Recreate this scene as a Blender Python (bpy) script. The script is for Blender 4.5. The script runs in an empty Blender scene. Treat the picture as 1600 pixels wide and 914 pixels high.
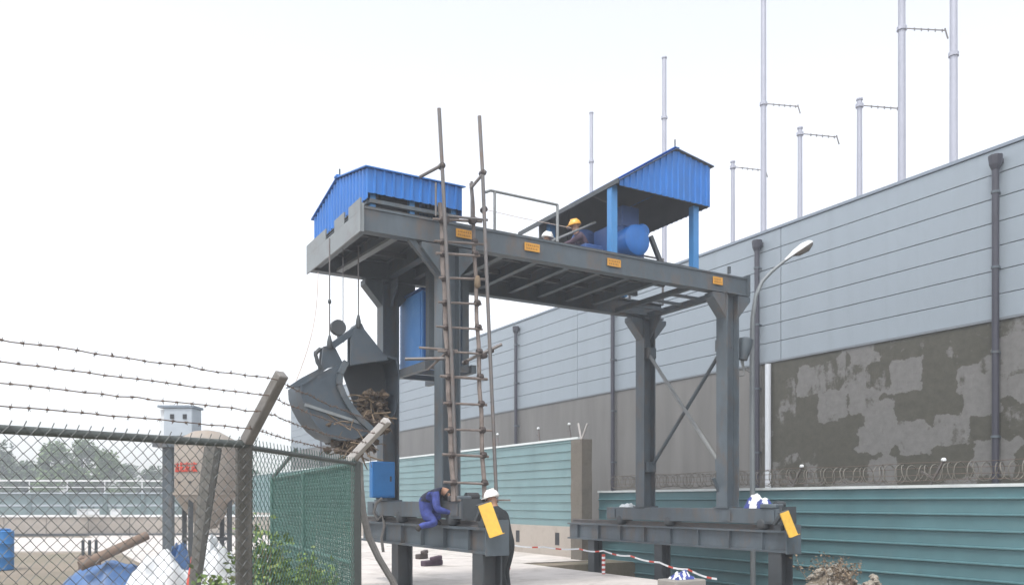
import bpy, bmesh, math, random
from mathutils import Vector, Matrix, noise
R = math.radians
random.seed(7)
scene = bpy.context.scene
COL = scene.collection

# ------------------------------------------------------------------ camera
EYE = 1.65
SN, CS = 0.505, 0.8631           # camera heading in the yard's axes
FPX = 1300.0
cam_d = bpy.data.cameras.new('camera')
cam = bpy.data.objects.new('camera', cam_d); COL.objects.link(cam)
cam.location = (0, 0, EYE)
cam.rotation_euler = (R(90), 0, -math.atan2(SN, CS))
cam_d.sensor_width = 36.0
cam_d.lens = FPX / 1600 * 36
cam_d.shift_y = 0.2037
cam_d.clip_end = 3000
scene.camera = cam

# ------------------------------------------------------------------ light
SUN_EL, SUN_AZ = 62, 238          # azimuth measured clockwise from +Y
world = bpy.data.worlds.new('World'); scene.world = world; world.use_nodes = True
wn = world.node_tree; wn.nodes.clear()
wo = wn.nodes.new('ShaderNodeOutputWorld'); wb = wn.nodes.new('ShaderNodeBackground')
sky = wn.nodes.new('ShaderNodeTexSky'); sky.sky_type = 'NISHITA'; sky.sun_disc = False
sky.sun_elevation = R(SUN_EL); sky.sun_rotation = R(SUN_AZ)
sky.air_density = 1.0; sky.dust_density = 2.0; sky.ozone_density = 1.0; sky.altitude = 0
hs = wn.nodes.new('ShaderNodeHueSaturation'); hs.inputs['Saturation'].default_value = 0.20
hs.inputs['Value'].default_value = 1.0
wb.inputs['Strength'].default_value = 0.15
wn.links.new(sky.outputs[0], hs.inputs['Color']); wn.links.new(hs.outputs[0], wb.inputs['Color'])
wn.links.new(wb.outputs[0], wo.inputs['Surface'])
sun_d = bpy.data.lights.new('sun', 'SUN'); sun_d.energy = 0.9; sun_d.angle = R(12); sun_d.color = (1, .96, .9)
sun = bpy.data.objects.new('sun', sun_d); COL.objects.link(sun)
sdir = Vector((math.sin(R(SUN_AZ)) * math.cos(R(SUN_EL)), math.cos(R(SUN_AZ)) * math.cos(R(SUN_EL)), math.sin(R(SUN_EL))))
sun.rotation_euler = sdir.to_track_quat('Z', 'Y').to_euler()
sun.location = (0, 0, 60)
vs = scene.view_settings
vs.view_transform = 'Standard'; vs.look = 'None'; vs.gamma = 1; vs.exposure = 1.3; vs.use_curve_mapping = False

# ------------------------------------------------------------------ helpers
def ray(u, D):
    r = (u - 800) / FPX
    return (SN + CS * r) * D, (CS - SN * r) * D
def at(u, v, D=None, x=None, y=None):
    """Point of the yard for a sighting u, v at distance D, or on the plane x = .. or y = .."""
    r = (u - 800) / FPX
    if x is not None: D = x / (SN + CS * r)
    if y is not None: D = y / (CS - SN * r)
    X, Y = ray(u, D)
    return Vector((X, Y, EYE - (v - 783) / FPX * D))

def frame_of(d, up=(0, 0, 1)):
    d = Vector(d).normalized(); up = Vector(up)
    if abs(d.dot(up)) > .98: up = Vector((0, 1, 0)) if abs(d.y) < .9 else Vector((1, 0, 0))
    s = d.cross(up).normalized(); t = s.cross(d).normalized()
    return d, s, t

class MB:
    def __init__(self): self.v = []; self.f = []; self.mi = []; self.cur = 0
    def add(self, vs, fs):
        o = len(self.v); self.v += [Vector(p) for p in vs]
        for f in fs: self.f.append([i + o for i in f]); self.mi.append(self.cur)
        return self
    def box(self, a, b):
        x0, y0, z0 = a; x1, y1, z1 = b
        if x0 > x1: x0, x1 = x1, x0
        if y0 > y1: y0, y1 = y1, y0
        if z0 > z1: z0, z1 = z1, z0
        return self.add([(x0,y0,z0),(x1,y0,z0),(x1,y1,z0),(x0,y1,z0),(x0,y0,z1),(x1,y0,z1),(x1,y1,z1),(x0,y1,z1)],
            [(0,3,2,1),(4,5,6,7),(0,1,5,4),(1,2,6,5),(2,3,7,6),(3,0,4,7)])
    def bar(self, p, q, w, h, up=(0, 0, 1)):
        """box beam from p to q, w across, h along up"""
        p = Vector(p); q = Vector(q); d, s, t = frame_of(q - p, up); s = s * w / 2; t = t * h / 2
        c = []
        for e in (p, q): c += [e - s - t, e + s - t, e + s + t, e - s + t]
        return self.add(c, [(0,1,2,3),(7,6,5,4),(0,4,5,1),(1,5,6,2),(2,6,7,3),(3,7,4,0)])
    def tube(self, p, q, r, n=8, r2=None):
        return self.pipe([p, q], r, n, r2)
    def pipe(self, pts, r, n=8, r2=None):
        pts = [Vector(p) for p in pts]; m = len(pts); o = len(self.v); vs = []
        up = None
        for i, p in enumerate(pts):
            if i == 0: d = pts[1] - p
            elif i == m - 1: d = p - pts[i - 1]
            else: d = (pts[i + 1] - p).normalized() + (p - pts[i - 1]).normalized()
            if d.length < 1e-9: d = Vector((0, 0, 1))
            if up is None: d, s, t = frame_of(d)
            else:
                d.normalize(); t = (up - d * up.dot(d))
                if t.length < 1e-6: d, s, t = frame_of(d)
                else: t.normalize(); s = d.cross(t)
            up = t
            rr = r if r2 is None else r + (r2 - r) * i / (m - 1)
            for k in range(n):
                a = 2 * math.pi * k / n
                vs.append(p + s * (math.cos(a) * rr) + t * (math.sin(a) * rr))
        fs = []
        for i in range(m - 1):
            for k in range(n):
                a = i * n + k; b = i * n + (k + 1) % n
                fs.append((a, b, b + n, a + n))
        fs.append(tuple(range(n))[::-1]); fs.append(tuple((m - 1) * n + k for k in range(n)))
        return self.add(vs, fs)
    def prism(self, poly, off):
        """closed polygon (list of 3D points) thickened by the vector off"""
        n = len(poly); off = Vector(off)
        vs = [Vector(p) for p in poly] + [Vector(p) + off for p in poly]
        fs = [tuple(range(n))[::-1], tuple(range(n, 2 * n))]
        for i in range(n): j = (i + 1) % n; fs.append((i, j, j + n, i + n))
        return self.add(vs, fs)
    def ibeam(self, p, q, w, h, up=(0, 0, 1), tf=.025, tw=.02):
        p = Vector(p); q = Vector(q); d, s, t = frame_of(q - p, up)
        for sg in (-1, 1):
            o = t * (sg * (h / 2 - tf / 2)); self.bar(p + o, q + o, w, tf, t)
        self.bar(p, q, tw, h - 2 * tf - .0004, t)
        return self
    def lathe(self, c, axis, prof, n=16):
        """prof: list of (distance along axis, radius)"""
        c = Vector(c); d, s, t = frame_of(axis); vs = []; fs = []
        for (h, r) in prof:
            for k in range(n):
                a = 2 * math.pi * k / n
                vs.append(c + d * h + s * (math.cos(a) * r) + t * (math.sin(a) * r))
        m = len(prof)
        for i in range(m - 1):
            for k in range(n):
                a = i * n + k; b = i * n + (k + 1) % n
                fs.append((a, b, b + n, a + n))
        fs.append(tuple(range(n))[::-1]); fs.append(tuple((m - 1) * n + k for k in range(n)))
        return self.add(vs, fs)
    def build(self, name, mat, parent=None, smooth=False, bevel=0):
        me = bpy.data.meshes.new(name)
        o = bpy.data.objects.new(name, me); COL.objects.link(o)
        off = Vector((0, 0, 0)); p = parent
        while p is not None: off += p.location; p = p.parent
        if parent is None and self.v:
            lo = [min(v[i] for v in self.v) for i in range(3)]; hi = [max(v[i] for v in self.v) for i in range(3)]
            off = Vector(((lo[0] + hi[0]) / 2, (lo[1] + hi[1]) / 2, lo[2])); o.location = off
        me.from_pydata([v - off for v in self.v], [], self.f)
        mats = mat if isinstance(mat, (list, tuple)) else [mat]
        for m in mats: me.materials.append(m)
        if len(mats) > 1: me.polygons.foreach_set('material_index', self.mi)
        bm = bmesh.new(); bm.from_mesh(me); bmesh.ops.recalc_face_normals(bm, faces=bm.faces)
        if bevel: bmesh.ops.bevel(bm, geom=list(bm.edges), offset=bevel, segments=1, affect='EDGES', clamp_overlap=True)
        bm.to_mesh(me); bm.free()
        if smooth:
            for q in me.polygons: q.use_smooth = True
            try: me.set_sharp_from_angle(angle=R(40))
            except Exception: pass
        if parent is not None: o.parent = parent
        return o

def empty(name, loc, label=None, cat=None, group=None):
    o = bpy.data.objects.new(name, None); COL.objects.link(o); o.location = loc
    o.empty_display_size = .2
    if label: tag(o, label, cat, group)
    return o
def tag(o, label, cat, group=None, kind=None):
    o['label'] = label; o['category'] = cat
    if group: o['group'] = group
    if kind: o['kind'] = kind
    return o
def struct(o): o['kind'] = 'structure'; return o
def inst(src, parent, loc, rot=None, scale=None):
    """another object sharing src's mesh"""
    c = src.copy(); COL.objects.link(c); c.parent = parent; c.location = loc
    if rot: c.rotation_euler = rot
    if scale: c.scale = scale
    return c

# ------------------------------------------------------------------ materials
def mat(name, col, rough=.6, metal=0, var=.15, scale=3.0, bump=.0, bscale=40, dirt=None, dirt_amt=.5, dirt_scale=2.0, stretch=(1, 1, 1), spec=.5):
    m = bpy.data.materials.new(name); m.use_nodes = True
    n = m.node_tree; L = n.links; b = n.nodes['Principled BSDF']
    b.inputs['Roughness'].default_value = rough; b.inputs['Metallic'].default_value = metal
    b.inputs['Specular IOR Level'].default_value = spec
    tc = n.nodes.new('ShaderNodeTexCoord'); mp = n.nodes.new('ShaderNodeMapping'); mp.inputs['Scale'].default_value = stretch
    L.new(tc.outputs['Object'], mp.inputs['Vector'])
    nz = n.nodes.new('ShaderNodeTexNoise'); nz.inputs['Scale'].default_value = scale; nz.inputs['Detail'].default_value = 6
    nz.inputs['Roughness'].default_value = .65
    L.new(mp.outputs[0], nz.inputs['Vector'])
    oi = n.nodes.new('ShaderNodeObjectInfo')
    mr = n.nodes.new('ShaderNodeMapRange'); mr.inputs['From Min'].default_value = .25; mr.inputs['From Max'].default_value = .75
    mr.inputs['To Min'].default_value = 1 - var; mr.inputs['To Max'].default_value = 1 + var
    L.new(nz.outputs['Fac'], mr.inputs['Value'])
    r2 = n.nodes.new('ShaderNodeMapRange'); r2.inputs['To Min'].default_value = 1 - var * .35; r2.inputs['To Max'].default_value = 1 + var * .35
    L.new(oi.outputs['Random'], r2.inputs['Value'])
    mu = n.nodes.new('ShaderNodeMath'); mu.operation = 'MULTIPLY'; L.new(mr.outputs[0], mu.inputs[0]); L.new(r2.outputs[0], mu.inputs[1])
    vm = n.nodes.new('ShaderNodeVectorMath'); vm.operation = 'SCALE'; vm.inputs[0].default_value = col[:3]
    L.new(mu.outputs[0], vm.inputs['Scale'])
    out = vm.outputs[0]
    if dirt:
        n2 = n.nodes.new('ShaderNodeTexNoise'); n2.inputs['Scale'].default_value = dirt_scale; n2.inputs['Detail'].default_value = 8; n2.inputs['Roughness'].default_value = .7
        L.new(mp.outputs[0], n2.inputs['Vector'])
        m3 = n.nodes.new('ShaderNodeMapRange'); m3.inputs['From Min'].default_value = .5; m3.inputs['From Max'].default_value = .68; m3.inputs['To Max'].default_value = dirt_amt
        L.new(n2.outputs['Fac'], m3.inputs['Value'])
        mx = n.nodes.new('ShaderNodeMix'); mx.data_type = 'RGBA'; L.new(m3.outputs[0], mx.inputs['Factor'])
        L.new(out, mx.inputs['A']); mx.inputs['B'].default_value = (*dirt, 1); out = mx.outputs['Result']
    L.new(out, b.inputs['Base Color'])
    rr = n.nodes.new('ShaderNodeMapRange'); rr.inputs['To Min'].default_value = max(.05, rough - .12); rr.inputs['To Max'].default_value = min(1, rough + .12)
    L.new(nz.outputs['Fac'], rr.inputs['Value']); L.new(rr.outputs[0], b.inputs['Roughness'])
    if bump:
        n4 = n.nodes.new('ShaderNodeTexNoise'); n4.inputs['Scale'].default_value = bscale; n4.inputs['Detail'].default_value = 5
        L.new(mp.outputs[0], n4.inputs['Vector'])
        bp = n.nodes.new('ShaderNodeBump'); bp.inputs['Strength'].default_value = bump; bp.inputs['Distance'].default_value = .02
        L.new(n4.outputs['Fac'], bp.inputs['Height']); L.new(bp.outputs[0], b.inputs['Normal'])
    return m

M = {}
M['steel'] = mat('grey_steel_paint', (.078, .099, .116), .5, 0, .30, 2.5, .08, 30, (.13, .088, .06), .65, 3.0, (1, 1, .45))
M['steel_dark'] = mat('dark_steel_paint', (.050, .058, .064), .55, 0, .2, 3, .05, 30, (.07, .05, .04), .4, 2)
M['deck_under'] = mat('deck_plate_paint', (.060, .066, .068), .6, 0, .25, 2, .05, 30, (.08, .06, .045), .5, 1.4)
M['steel_pale_lit'] = mat('pale_lit_steel_paint', (.20, .22, .23), .5, 0, .15, 3, .05, 30, (.14, .11, .09), .4, 2)  # brightness of the lit grey steel faces is put into this colour
M['bucket'] = mat('bucket_steel', (.055, .075, .095), .5, 0, .2, 2.5, .1, 20, (.10, .075, .055), .5, 2.5)
M['blue'] = mat('blue_sheet_paint', (.012, .15, .50), .45, 0, .18, 2.0, .06, 6, (.035, .13, .33), .5, 1.5, (1, 1, .5))
M['blue_lit'] = mat('lit_blue_paint', (.075, .26, .62), .5, 0, .12, 2.5, 0, 30, (.2, .36, .6), .4, 2.5)  # light falling on the cabinet's left side is put into this colour
M['blue_post'] = mat('blue_post_paint', (.05, .22, .50), .45, 0, .12, 3, 0)
M['blue_box'] = mat('blue_cabinet_paint', (.02, .17, .45), .45, 0, .12, 3, 0)
M['blue_dark'] = mat('dark_blue_machine_paint', (.02, .075, .24), .45, 0, .2, 4, 0, 30, (.02, .04, .1), .5, 4)
M['under_roof'] = mat('unpainted_roof_underside', (.10, .10, .10), .6, 0, .2, 2)
M['amber'] = mat('amber_sign', (.62, .30, .035), .5, 0, .15, 8)
M['amber_ink'] = mat('sign_ink', (.20, .09, .02), .6)
M['yellow'] = mat('yellow_paint', (.75, .45, .06), .45, 0, .12, 5, 0, 30, (.5, .3, .08), .5, 6)
M['panel'] = mat('blue_grey_cladding', (.255, .298, .338), .5, 0, .05, .8, .03, 3, (.215, .25, .28), .5, .9, (1, 1.6, .35))
M['panel_cap'] = mat('cladding_cap', (.20, .24, .29), .5, 0, .08, 1)
M['seam'] = mat('seam_backing', (.17, .19, .21), .7)
M['downpipe'] = mat('dark_downpipe', (.035, .035, .05), .45, 0, .2, 2)
M['white_pipe'] = mat('white_plastic_pipe', (.55, .58, .62), .5, 0, .08, 3)
M['mast'] = mat('galvanised_mast', (.36, .37, .43), .5, .2, .1, 3)
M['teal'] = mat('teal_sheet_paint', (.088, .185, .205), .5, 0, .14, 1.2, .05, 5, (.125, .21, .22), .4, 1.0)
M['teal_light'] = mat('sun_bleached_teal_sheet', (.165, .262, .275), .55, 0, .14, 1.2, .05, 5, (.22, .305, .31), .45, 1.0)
M['cap_lit_white'] = mat('lit_white_fence_cap', (.62, .66, .66), .5, 0, .1, 3)  # fence-top highlight put into the colour; also plain white for lids and cloth
M['concrete'] = mat('grey_concrete', (.27, .255, .235), .85, 0, .15, 1.2, .25, 25, (.16, .145, .12), .55, .9)
M['concrete_pale'] = mat('pale_concrete_base', (.36, .32, .28), .85, 0, .15, 1.5, .25, 25, (.22, .19, .16), .6, 1.5)
M['pillar'] = mat('mossy_concrete', (.135, .12, .10), .9, 0, .3, 3, .5, 20, (.07, .065, .045), .7, 3)
M['paving'] = mat('pale_paving', (.56, .52, .49), .85, 0, .18, 1.2, .2, 30, (.30, .27, .24), .7, .9)
M['dirt'] = mat('dirt_ground', (.20, .165, .125), .95, 0, .3, .5, .5, 12, (.10, .11, .055), .7, .35)
M['bamboo'] = mat('weathered_bamboo', (.175, .145, .13), .7, 0, .35, 5, .2, 30, (.09, .062, .05), .6, 6)
M['tube'] = mat('scaffold_tube', (.15, .14, .137), .5, .3, .3, 5, .1, 30, (.14, .08, .05), .6, 5)
M['coupler'] = mat('rusty_coupler', (.07, .055, .05), .6, .4, .3, 20)
M['rail_tube'] = mat('handrail_tube', (.24, .25, .25), .5, .3, .2, 5)
M['rope'] = mat('wire_rope', (.15, .14, .14), .7)
M['rope_pale'] = mat('pale_rope', (.50, .42, .38), .8)
M['wire'] = mat('fence_wire', (.11, .118, .116), .6, .0, .2, 6)
M['wire_green'] = mat('green_coated_wire', (.05, .125, .105), .5, 0, .25, 4)
M['rail_green'] = mat('green_fence_rail', (.075, .087, .083), .55, 0, .2, 5)
M['post_conc'] = mat('weathered_fence_post', (.20, .19, .18), .9, 0, .25, 5, .4, 30, (.11, .10, .08), .6, 4)
M['post_dark'] = mat('damp_fence_post', (.105, .10, .09), .9, 0, .3, 6, .4, 30, (.05, .055, .04), .6, 5)
M['arm_pale'] = mat('pale_concrete_arm', (.42, .40, .385), .85, 0, .12, 5, .2, 30)
M['barb'] = mat('rusty_barbed_wire', (.14, .105, .085), .7, .3, .3, 20)
M['razor'] = mat('galvanised_razor_wire', (.16, .15, .13), .6, .2, .2, 20)
M['trash'] = mat('brown_debris', (.085, .058, .036), .95, 0, .5, 9, .8, 25, (.18, .14, .10), .7, 8)
M['trash_pale'] = mat('dry_stalks', (.19, .14, .09), .9, 0, .4, 9)
M['silo'] = mat('tan_silo_paint', (.285, .25, .215), .7, 0, .15, 2, .1, 20, (.26, .19, .14), .6, 2)
M['red'] = mat('red_paint', (.50, .06, .035), .6, 0, .15, 5)
M['cabin'] = mat('pale_grey_cabinet', (.40, .45, .50), .5, 0, .08, 3)
M['black'] = mat('dark_opening', (.02, .022, .025), .6)
M['trunk'] = mat('bark', (.075, .06, .045), .9, 0, .3, 6, .5, 20)
M['leaf'] = mat('leaf_green', (.10, .165, .045), .6, 0, .5, .9)
M['leaf_grey'] = mat('grey_green_leaf', (.075, .12, .055), .65, 0, .4, .9)
M['leaf_bright'] = mat('bright_weed_leaf', (.13, .21, .05), .55, 0, .5, 4, 0, 30, (.36, .36, .10), .7, 7)
M['tank'] = mat('blue_green_tank_wall', (.15, .215, .225), .7, 0, .15, .6, 0, 30, (.10, .16, .13), .5, .4)
M['rail_white'] = mat('white_railing', (.70, .70, .70), .5)
M['tarp_blue'] = mat('blue_tarpaulin', (.05, .12, .27), .5, 0, .3, 3)
M['tarp_white'] = mat('white_plastic_sheet', (.68, .70, .72), .45, 0, .1, 3)
M['wood'] = mat('brown_log', (.17, .12, .09), .85, 0, .3, 6, .4, 20, stretch=(1, 1, 1))
M['gravel'] = mat('gravel_stone', (.24, .215, .18), .9, 0, .4, 6, .4, 30)
M['skin'] = mat('skin', (.36, .20, .13), .6, 0, .08, 10)
M['navy'] = mat('navy_work_cloth', (.022, .026, .05), .9, 0, .35, 9, 1.0, 14)
M['blue_cloth'] = mat('blue_work_cloth', (.045, .065, .25), .9, 0, .5, 9, 1.0, 14)
M['dark_cloth'] = mat('dark_work_cloth', (.022, .027, .03), .9, 0, .35, 9, 1.0, 14)
M['maroon_cloth'] = mat('maroon_work_cloth', (.07, .045, .065), .9, 0, .25, 8, .4, 40)
M['hat_white'] = mat('white_hard_hat', (.78, .78, .74), .3, 0, .04, 8)
M['hat_yellow'] = mat('yellow_hard_hat', (.75, .38, .05), .3, 0, .05, 8)
M['hair'] = mat('black_hair', (.012, .01, .009), .6)
M['boot'] = mat('boot_leather', (.03, .026, .022), .7)
M['glass'] = mat('lamp_glass', (.16, .14, .12), .2, 0, .1, 9)
M['lamp'] = mat('lamp_housing', (.55, .56, .56), .4, 0, .06, 8)
M['lamp_pole'] = mat('grey_lamp_pole', (.20, .22, .23), .5, .2, .12, 4)

# patchy concrete of the hall's lower wall: damp, mossy areas around paler repair patches
def stained_concrete():
    m = bpy.data.materials.new('patchy_damp_concrete'); m.use_nodes = True
    n = m.node_tree; L = n.links; b = n.nodes['Principled BSDF']; b.inputs['Roughness'].default_value = .9
    tc = n.nodes.new('ShaderNodeTexCoord'); g = n.nodes.new('ShaderNodeNewGeometry')
    mp = n.nodes.new('ShaderNodeMapping'); mp.inputs['Scale'].default_value = (1, 1.0, 1.15); L.new(g.outputs['Position'], mp.inputs['Vector'])
    wob = n.nodes.new('ShaderNodeTexNoise'); wob.inputs['Scale'].default_value = 3.2; wob.inputs['Detail'].default_value = 6; wob.inputs['Roughness'].default_value = .7
    L.new(mp.outputs[0], wob.inputs['Vector'])
    sub = n.nodes.new('ShaderNodeVectorMath'); sub.operation = 'SUBTRACT'; sub.inputs[1].default_value = (.5, .5, .5); L.new(wob.outputs['Color'], sub.inputs[0])
    sc = n.nodes.new('ShaderNodeVectorMath'); sc.operation = 'SCALE'; sc.inputs['Scale'].default_value = .30; L.new(sub.outputs[0], sc.inputs[0])
    ad = n.nodes.new('ShaderNodeVectorMath'); ad.operation = 'ADD'; L.new(mp.outputs[0], ad.inputs[0]); L.new(sc.outputs[0], ad.inputs[1])
    vo = n.nodes.new('ShaderNodeTexVoronoi'); vo.distance = 'CHEBYCHEV'; vo.inputs['Scale'].default_value = 1.2; vo.inputs['Randomness'].default_value = .85
    L.new(ad.outputs[0], vo.inputs['Vector'])
    sep = n.nodes.new('ShaderNodeSeparateColor'); L.new(vo.outputs['Color'], sep.inputs[0])
    big = n.nodes.new('ShaderNodeTexNoise'); big.inputs['Scale'].default_value = 1.3; big.inputs['Detail'].default_value = 7; big.inputs['Roughness'].default_value = .7
    L.new(mp.outputs[0], big.inputs['Vector'])
    a1 = n.nodes.new('ShaderNodeMath'); a1.operation = 'MULTIPLY_ADD'; a1.inputs[1].default_value = .50; L.new(sep.outputs[0], a1.inputs[0])
    mdr = n.nodes.new('ShaderNodeMapping'); mdr.inputs['Scale'].default_value = (1, 2.6, .45); L.new(g.outputs['Position'], mdr.inputs['Vector'])
    drip = n.nodes.new('ShaderNodeTexNoise'); drip.inputs['Scale'].default_value = 1.5; drip.inputs['Detail'].default_value = 7; L.new(mdr.outputs[0], drip.inputs['Vector'])
    mxd = n.nodes.new('ShaderNodeMix'); mxd.data_type = 'FLOAT'; mxd.inputs['Factor'].default_value = .3; L.new(big.outputs['Fac'], mxd.inputs['A']); L.new(drip.outputs['Fac'], mxd.inputs['B'])
    L.new(mxd.outputs['Result'], a1.inputs[2])
    mr = n.nodes.new('ShaderNodeMapRange'); mr.inputs['From Min'].default_value = .765; mr.inputs['From Max'].default_value = .815; L.new(a1.outputs[0], mr.inputs['Value'])
    # the damp stretch begins beside the white downpipe (y < 16) and fades out beyond it
    sx = n.nodes.new('ShaderNodeSeparateXYZ'); L.new(g.outputs['Position'], sx.inputs[0])
    my = n.nodes.new('ShaderNodeMapRange'); my.inputs['From Min'].default_value = 16.9; my.inputs['From Max'].default_value = 16.6; L.new(sx.outputs['Y'], my.inputs['Value'])
    fine = n.nodes.new('ShaderNodeTexNoise'); fine.inputs['Scale'].default_value = 5; fine.inputs['Detail'].default_value = 8; fine.inputs['Roughness'].default_value = .75; L.new(mp.outputs[0], fine.inputs['Vector'])
    r0 = n.nodes.new('ShaderNodeValToRGB'); r0.color_ramp.elements[0].position = .3; r0.color_ramp.elements[1].position = .72
    r0.color_ramp.elements[0].color = (.050, .049, .037, 1); r0.color_ramp.elements[1].color = (.085, .081, .064, 1); L.new(fine.outputs['Fac'], r0.inputs[0])
    r1 = n.nodes.new('ShaderNodeValToRGB'); r1.color_ramp.elements[0].position = .3; r1.color_ramp.elements[1].position = .72
    r1.color_ramp.elements[0].color = (.125, .123, .118, 1); r1.color_ramp.elements[1].color = (.185, .182, .176, 1); L.new(fine.outputs['Fac'], r1.inputs[0])
    mx = n.nodes.new('ShaderNodeMix'); mx.data_type = 'RGBA'; L.new(mr.outputs[0], mx.inputs['Factor']); L.new(r0.outputs[0], mx.inputs['A']); L.new(r1.outputs[0], mx.inputs['B'])
    r2 = n.nodes.new('ShaderNodeValToRGB'); r2.color_ramp.elements[0].position = .25; r2.color_ramp.elements[1].position = .78
    r2.color_ramp.elements[0].color = (.135, .132, .127, 1); r2.color_ramp.elements[1].color = (.195, .19, .184, 1)
    mst = n.nodes.new('ShaderNodeMapping'); mst.inputs['Scale'].default_value = (1, 1.6, .25); L.new(g.outputs['Position'], mst.inputs['Vector'])
    st = n.nodes.new('ShaderNodeTexNoise'); st.inputs['Scale'].default_value = 1.4; st.inputs['Detail'].default_value = 8; L.new(mst.outputs[0], st.inputs['Vector']); L.new(st.outputs['Fac'], r2.inputs[0])
    m2 = n.nodes.new('ShaderNodeMix'); m2.data_type = 'RGBA'; L.new(my.outputs[0], m2.inputs['Factor']); L.new(r2.outputs[0], m2.inputs['A']); L.new(mx.outputs['Result'], m2.inputs['B'])
    L.new(m2.outputs['Result'], b.inputs['Base Color'])
    bp = n.nodes.new('ShaderNodeBump'); bp.inputs['Strength'].default_value = .3; bp.inputs['Distance'].default_value = .02; L.new(fine.outputs['Fac'], bp.inputs['Height']); L.new(bp.outputs[0], b.inputs['Normal'])
    return m
M['stained'] = stained_concrete()

# ================================================================== THE SETTING
# ground with the intake channel sunk beside the right-hand crane rail
mb = MB()
xs = [-600, 11.45, 11.5, 17.2, 17.25, 600]; ys = [-600, -8.05, -8, 17.9, 17.95, 1500]
def gz(i, j): return -1.1 if (i in (2, 3) and j in (2, 3)) else 0.0
V = [(xs[i], ys[j], gz(i, j)) for j in range(6) for i in range(6)]
mb.add(V, [(j * 6 + i, j * 6 + i + 1, j * 6 + i + 7, j * 6 + i + 6) for j in range(5) for i in range(5)])
struct(mb.build('ground', M['dirt']))
yard = struct(MB().box((2.6, 9.2, .004), (11.3, 70, .012)).build('concrete_yard', M['dirt']))
def slab(x0, x1, y0, y1):
    h = .03 + random.uniform(-.006, .006); MB().box((x0 + .012, y0 + .012, .0125), (x1 - .012, y1 - .012, h)).build('paving_slab', M['paving'], yard)
yy = 9.2
while yy < 60:
    for k in range(3): slab(2.6 + 2.9 * k, 5.5 + 2.9 * k, yy, yy + 3.2)
    if yy > 18: slab(11.3, 13.68, yy, yy + 3.2)
    yy += 3.2
def cam_quad(pts, z0, z1):
    m_ = MB(); m_.prism([(*ray(u, D), z0) for u, D in pts], (0, 0, z1 - z0)); return m_
o = cam_quad([(-250, 27), (540, 27), (540, 37), (-250, 37)], .004, .04).build('service_road', M['paving']); struct(o)

# ------------------------------------------------------------------ the big hall on the right
XW = 18.0
hall = empty('factory_hall', (XW, 25, 0), 'long factory hall clad in blue-grey horizontal panels above a concrete lower wall', 'building')
ZB, ZT = EYE + 3.92, EYE + 7.55
Y0, Y1 = -13.2, 65.1
mb = MB(); mb.box((XW + .12, Y0, -1.3), (XW + 14, Y1, ZT - .4)); mb.build('core', M['seam'], hall)
mb = MB(); mb.box((XW - .03, Y0 - .02, ZT), (XW + .26, Y1 + .02, ZT + .07)); mb.build('parapet_cap', M['panel_cap'], hall)
mb = MB(); mb.box((XW - .03, Y0, ZB - .05), (XW + .1, Y1, ZB - .005)); mb.build('drip_edge', M['seam'], hall)
ph = (ZT - ZB) / 7
joints = [16.07 + 9.8 * k for k in range(-3, 6)]
proto = None
for k in range(len(joints) - 1):
    for r in range(7):
        if proto is None:
            b_ = MB(); g = .006; L_ = 9.8 / 2 - .012; h = ph / 2 - g
            b_.prism([(0, -L_, -h), (0.012, -L_, -h), (.1, -L_, -h), (.1, -L_, h), (.02, -L_, h), (0, -L_, h - .018)], (0, 2 * L_, 0))
            proto = b_.build('cladding_panel', M['panel']); proto.parent = hall
            proto.data.transform(Matrix.Translation(proto.location)); p = proto
        else: p = inst(proto, hall, (0, 0, 0))
        p.location = Vector((XW, (joints[k] + joints[k + 1]) / 2, ZB + ph * (r + .5) + .035 * (r == 0) * .0)) - hall.location
mb = MB(); mb.box((XW + .02, Y1 - .03, ZB), (XW + .118, Y1 + .06, ZT)); mb.build('corner_trim', M['panel'], hall)
# concrete lower wall, one slab to a bay
for k in range(-4, 9):
    ya = 10.09 + 6.69 * k - .0; yb = ya + 6.69
    ya = max(ya, Y0); yb = min(yb, Y1)
    if yb - ya < .5: continue
    MB().box((XW + .0, ya + .008, -1.3), (XW + .118, yb - .008, ZB - .052)).build('concrete_slab', M['stained'], hall)
# downpipes with hopper heads and clamps
def downpipe(y, m='downpipe'):
    x = XW - .17; a = MB()
    a.tube((x, y, -1), (x, y, EYE + 7.1), .072, 10)
    o = a.build('downpipe', M[m], hall, True)
    a = MB(); a.lathe((x, y, EYE + 7.05), (0, 0, 1), [(0, .08), (.1, .125), (.26, .145), (.3, .145)], 8); a.build('hopper_head', M[m], o)
    a = MB(); a.bar((x + .19, y, EYE + 7.25), (x - .0, y, EYE + 7.25), .16, .1)
    a.build('spout', M[m], o)
    for z in (1.2, 3.0, 4.8, 6.6, 8.2):
        c = MB(); c.lathe((x, y, z), (0, 0, 1), [(0, .074), (0, .09), (.05, .09), (.05, .074)], 10); c.bar((x, y, z + .03), (XW, y, z + .03), .04, .05)
        c.build('clamp', M['steel'], o)
for k in range(-2, 8): downpipe(10.09 + 6.69 * k)
MB().tube((XW - .12, 16.42, -1), (XW - .12, 16.42, ZB - .1), .085, 10).build('white_downpipe', M['white_pipe'], hall, True)
MB().box((XW + .1, Y0, ZT - .6), (XW + 14, Y1, ZT - .35)).build('roof_deck', M['concrete'], hall)

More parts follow.
